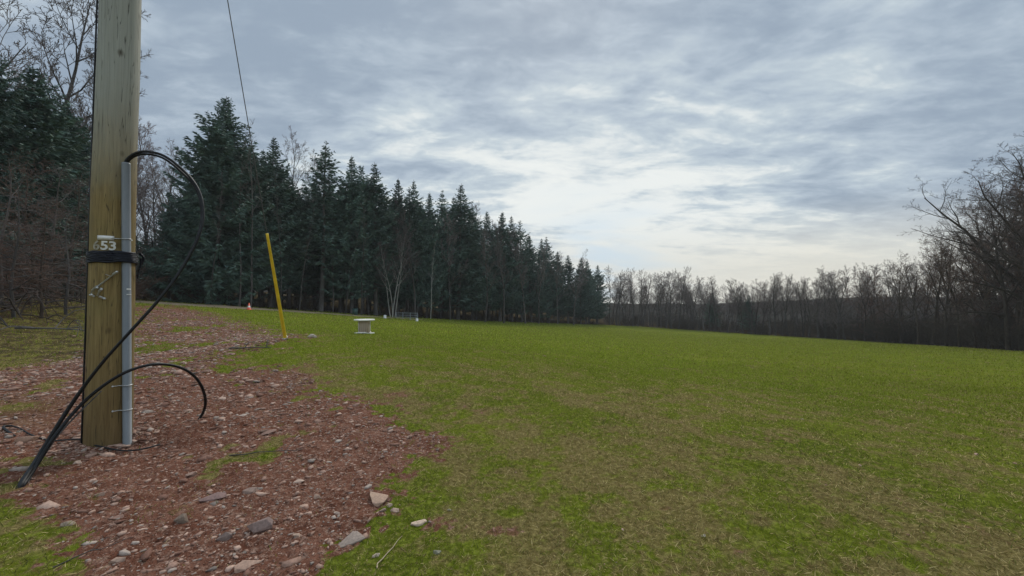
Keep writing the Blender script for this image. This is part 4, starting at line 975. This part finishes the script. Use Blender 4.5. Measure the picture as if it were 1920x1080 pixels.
for k in range(190):
    px = rg.uniform(-350, 260); D_ = edgeD(px) * rg.uniform(.9, 1.35); p = at(px, 600, D_); sL.append((p[0], p[1], rg.uniform(.5, 1.0)))
brush(sR, 'undergrowth', 'dense dark brush under the bare trees at the right', bark_dark)
brush(sS, 'undergrowth', 'low dark brush at the foot of the spruces', bark_dark)
brush(sL, 'undergrowth', 'tangled brown brush under the left thicket', twig_brown)

# ------------------------------------------------------------------ fallen branches and sticks
def stick(px, py, Lm, yaw, label, seed, twigs=5, r0=.03, mat=bark_grey, arch=.12):
    rg = np.random.default_rng(seed); p = ground_px(px, py); u_ = np.linspace(0, 1, 9)
    d = np.array((math.cos(yaw), math.sin(yaw)))
    def line(p0, d_, L, r_, n_, zoff):
        xy = p0[None] + d_[None] * (L * np.linspace(0, 1, n_))[:, None] + np.cumsum(rg.normal(0, L * .02, (n_, 2)), 0)
        z_ = height(xy[:, 0], xy[:, 1]) + r_ + zoff * np.sin(np.linspace(0.15, 2.7, n_)); return np.c_[xy, z_], np.linspace(r_, r_ * .35, n_)
    mb = MB(); P0 = p[:2] - d * Lm / 2; a, b__ = line(P0, d, Lm, r0, 9, arch * Lm * .5); mb.tubes(a, b__, 6)
    for k in range(twigs):
        j = rg.integers(2, 8); yy = yaw + rg.choice((-1, 1)) * rg.uniform(.4, 1.1); d2 = np.array((math.cos(yy), math.sin(yy))); c_, r2 = line(a[j, :2], d2, Lm * rg.uniform(.2, .5), r0 * .5, 6, Lm * rg.uniform(.05, .3)); c_[:, 2] += np.linspace(a[j, 2] - c_[0, 2], 0, 6); mb.tubes(c_, r2, 5)
        for q in range(2):
            yy2 = yy + rg.uniform(-1, 1); d3 = np.array((math.cos(yy2), math.sin(yy2))); e2, r3 = line(c_[3, :2], d3, Lm * rg.uniform(.1, .25), r0 * .28, 5, Lm * .1); e2[:, 2] += np.linspace(c_[3, 2] - e2[0, 2], 0, 5); mb.tubes(e2, r3, 4)
    o = mb.obj('fallen_branch', mat, None, True); tag(o, label, 'fallen branch', 'fallen branches on the ground')
stick(95, 585, 4.2, .1, 'dark forked fallen branch left of the pole below the thicket', 1, 8, .05, bark_dark, .3)
stick(125, 628, 2.6, .25, 'grey fallen branch lying on the grass just left of the pole', 2, 6, .035)
stick(30, 605, 3.4, -.5, 'brown fallen branch at the left border of the photo', 3, 8, .05, bark_dark, .3)
stick(25, 625, 2.2, -1.1, 'pale thin fallen branch near the left border', 4, 3, .03)
stick(60, 570, 4.0, .6, 'farthest dark fallen branch below the thicket', 5, 8, .05, bark_dark, .35)
pst = simple('dry_stalk', (.36, .26, .16), (.50, .40, .27), 20, .8)
stick(728, 1042, .30, 1.35, 'pale broken stick pointing away from the camera at the grass edge', 6, 0, .0045, pst, .03)
stick(505, 850, .75, .25, 'long thin brown stick on the packed soil', 7, 1, .006, bark_grey, .03)
stick(180, 1040, .34, .9, 'short brown stick in the gravel by the small lawn patch', 8, 1, .0045, bark_grey, .03)
stick(470, 655, 1.0, .12, 'low pale dead branch on the bare soil left of the guard foot', 9, 2, .022, bark_grey, .02)

# ------------------------------------------------------------------ faint haze over the valley
hzm = bpy.data.materials.new('haze_air'); hzm.use_nodes = True; n = NT(hzm.node_tree)
out = n.n('ShaderNodeOutputMaterial'); pv = n.n('ShaderNodeVolumePrincipled'); pv.inputs['Color'].default_value = (1, .99, .96, 1); pv.inputs['Density'].default_value = .00036; n.put(out.inputs['Volume'], pv.outputs[0])
mb = MB(); mb.box((0, 0, 12), (720, 720, 36)); tag(mb.obj('haze', hzm), 'faint pale haze in the air', 'haze', kind='stuff')
